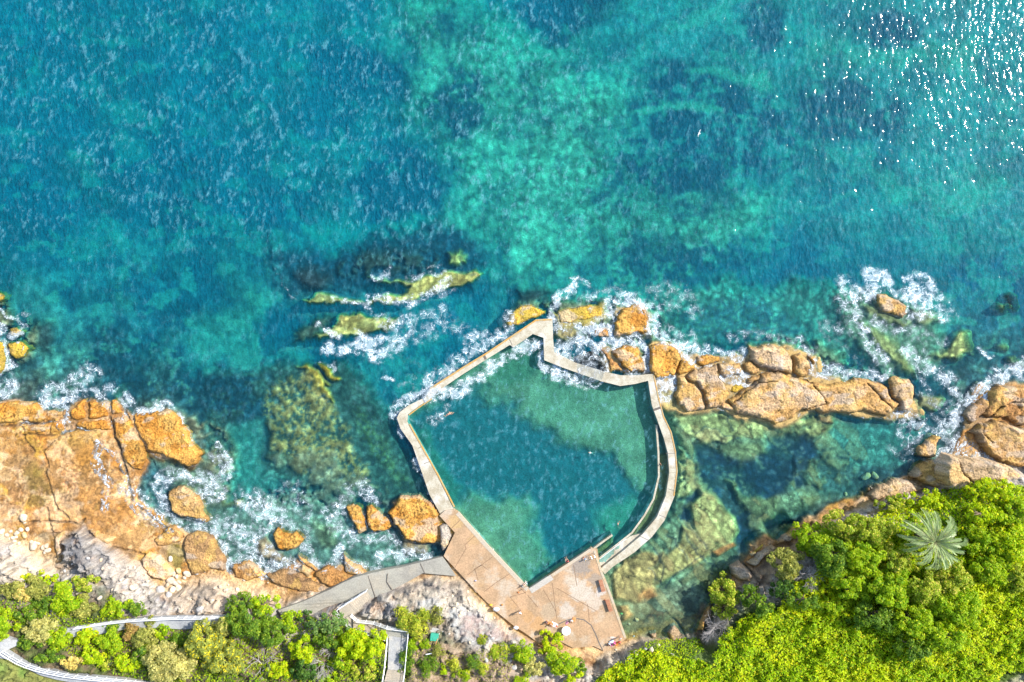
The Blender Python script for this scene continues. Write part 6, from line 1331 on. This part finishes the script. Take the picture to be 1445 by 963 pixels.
person(*t20(930,62),DZ,'sit',R(40),'person wrapped in a pale blue towel at the southern pool corner',(.50,.65,.75),(.35,.5,.62),'fair')
# towels, bags and clothes
def towel(x, y, sx, sy, rot, c, label, z=DZ):
    (u, v) = t20(x, y); q = P(u, v, z); bm = bmesh.new(); bmesh.ops.create_grid(bm, x_segments=12, y_segments=8, size=.5, matrix=Matrix.Diagonal((sx, sy, 1, 1)))
    rr = random.Random(int(x*y))
    ph = rr.random()*6
    for w_ in bm.verts: w_.co.z = .045+.03*math.sin(w_.co.x*7+ph)*math.cos(w_.co.y*5+ph); w_.co.x += .04*math.sin(w_.co.y*6+ph); w_.co.y += .04*math.sin(w_.co.x*5)
    g = bmesh.ops.extrude_face_region(bm, geom=bm.faces[:]); [setattr(e_, 'co', e_.co-Vector((0, 0, .025))) for e_ in g['geom'] if isinstance(e_, bmesh.types.BMVert)]
    bmesh.ops.recalc_face_normals(bm, faces=bm.faces); o = bmobj('towel', bm, cloth(c), None, 0, True); o.location = q; o.rotation_euler = (0, 0, rot); tag(o, label, 'towel', 'towels on the deck')
towel(585,690,1.5,.7,R(-25),(.55,.22,.05),'orange towel under the sitters behind the pale rock edge')
towel(632,700,1.2,.75,R(-30),(.75,.73,.72),'white towel with red spots left of the round table')
towel(650,712,.5,.4,R(10),(.55,.12,.06),'small red towel at the end of the white one')
towel(822,650,.8,.6,R(60),(.58,.24,.08),'orange towel right of the person in white by the drain')
towel(757,680,.6,.45,R(40),(.60,.25,.30),'pink towel between the round table and the person in white')
towel(1205,885,1.0,.6,R(20),(.55,.10,.28),'pink towel under the corner group')
towel(1240,885,.9,.6,R(20),(.55,.20,.03),'orange towel under the corner group')
towel(1190,868,.8,.6,R(20),(.72,.74,.78),'white towel at the left of the corner group')
towel(1200,825,1.0,.35,R(-10),(.62,.48,.38),'flesh toned narrow towel spread above the corner group')
def bag(u, v, s_, c, label, z=None):
    z = gz(u, v) if z is None else z; bm = bmesh.new(); bmesh.ops.create_icosphere(bm, subdivisions=2, radius=.5)
    for w_ in bm.verts: w_.co = Vector((w_.co.x*1.2, w_.co.y*.8, max(w_.co.z, -.3)*.8)); w_.co *= 1+.12*math.sin(w_.co.x*9+u)*math.cos(w_.co.y*8)
    e = empty('bag', P(u, v, z+.22*s_)); tag(e, label, 'bag', 'bags left around the deck'); e.scale = (s_,)*3; bmobj('body', bm, cloth(c), e, 0, True)
    bm = bmesh.new()
    for i in range(6): a0, a1 = i*math.pi/6, (i+1)*math.pi/6; tubebm(bm, (.4*math.cos(a0), 0, .25+.35*math.sin(a0)), (.4*math.cos(a1), 0, .25+.35*math.sin(a1)), .03, 5)
    bmobj('handle', bm, cloth((.2,.2,.22)), e)
bag(*t20(68,550),.95,(.75,.76,.80),'large white bag on the rocks at the left edge of the deck', DZ+.1)
bag(*t20(262,730),.8,(.70,.70,.72),'smaller white bag farther down the same rocky deck edge', DZ+.2)
bag(*t20(18,510),.5,(.60,.40,.04),'yellow bag just above the large white one', DZ)
bag(*t20(285,388),.35,(.50,.16,.04),'tiny orange red bag lying on the open deck near the corner', DZ)
bag(*t20(128,508),.4,(.48,.20,.04),'small orange bag beside the lower deck edge', DZ)
bag(*T1(4,445,388),.35,(.35,.33,.42),'small lilac grey bag near the grey path junction', DZ)
bag(*T1(4,1270,575),.5,(.05,.22,.06),'dark green bag on the outer kerb of the deck', DZ)
bag(*T1(4,1178,498),.3,(.45,.13,.05),'red bag beside the farther bench', DZ)
# gull over the sea
def gull(t, x, y, z, rot, label):
    (u, v) = T1(t, x, y); e = empty('seagull', P(u, v, z)); e.rotation_euler = (0, 0, rot); tag(e, label, 'seagull'); WB = cloth((.8,.8,.8))
    skin_obj('body', [((0,-.22,0), (.03,.02)), ((0,-.08,0), (.07,.06)), ((0,.08,.01), (.075,.07)), ((0,.2,.04), (.045,.045)), ((0,.28,.03), (.015,.012))], [(0,1),(1,2),(2,3),(3,4)], WB, e, 2)
    for s_ in (-1, 1):
        bm = bmesh.new(); a = [bm.verts.new(c) for c in ((.04*s_,.12,.03), (.35*s_,.2,.12), (.72*s_,.0,.06), (.35*s_,.02,.12), (.04*s_,-.06,.03))]; bm.faces.new(a)
        bmesh.ops.solidify(bm, geom=bm.faces[:], thickness=.015); bmobj('wing', bm, WB, e)
gull(16,530,377,6,R(70),'white seagull flying over the dark eastern kelp patch')

# ------------------------------------------------------------------ sun, sky, camera
SUN_Z, SUN_A = 51.5, 27.0                 # zenith angle, direction in plan (degrees from +x towards +y)
w = bpy.data.worlds.new('World'); SC.world = w; w.use_nodes = True
nt = w.node_tree; bg = nt.nodes['Background']; sk = nt.nodes.new('ShaderNodeTexSky'); sk.sky_type = 'NISHITA'; sk.sun_disc = False
sk.sun_elevation = R(90-SUN_Z); sk.sun_rotation = R(90-SUN_A); nt.links.new(sk.outputs[0], bg.inputs[0]); bg.inputs[1].default_value = .15
sl = bpy.data.lights.new('sun', 'SUN'); sl.energy = 4.0; sl.angle = R(.5); sl.color = (1, .96, .9)
so_ = bpy.data.objects.new('sun', sl); COL.objects.link(so_)
d = Vector((math.sin(R(SUN_Z))*math.cos(R(SUN_A)), math.sin(R(SUN_Z))*math.sin(R(SUN_A)), math.cos(R(SUN_Z))))
so_.rotation_euler = d.to_track_quat('Z', 'Y').to_euler(); so_.location = d*60
cam = bpy.data.cameras.new('camera'); cam.lens = 24; cam.sensor_width = 36; cam.clip_end = 8000; cam.clip_start = .5
co = bpy.data.objects.new('camera', cam); COL.objects.link(co); co.location = (0, 0, H); co.rotation_euler = (0, 0, 0); SC.camera = co
SC.view_settings.view_transform = 'Standard'; SC.view_settings.look = 'None'; SC.view_settings.exposure = 1.0; SC.view_settings.gamma = 1
SC.cycles.max_bounces = 6; SC.cycles.diffuse_bounces = 2; SC.cycles.glossy_bounces = 2; SC.cycles.transparent_max_bounces = 12
SC.cycles.caustics_reflective = False; SC.cycles.caustics_refractive = False
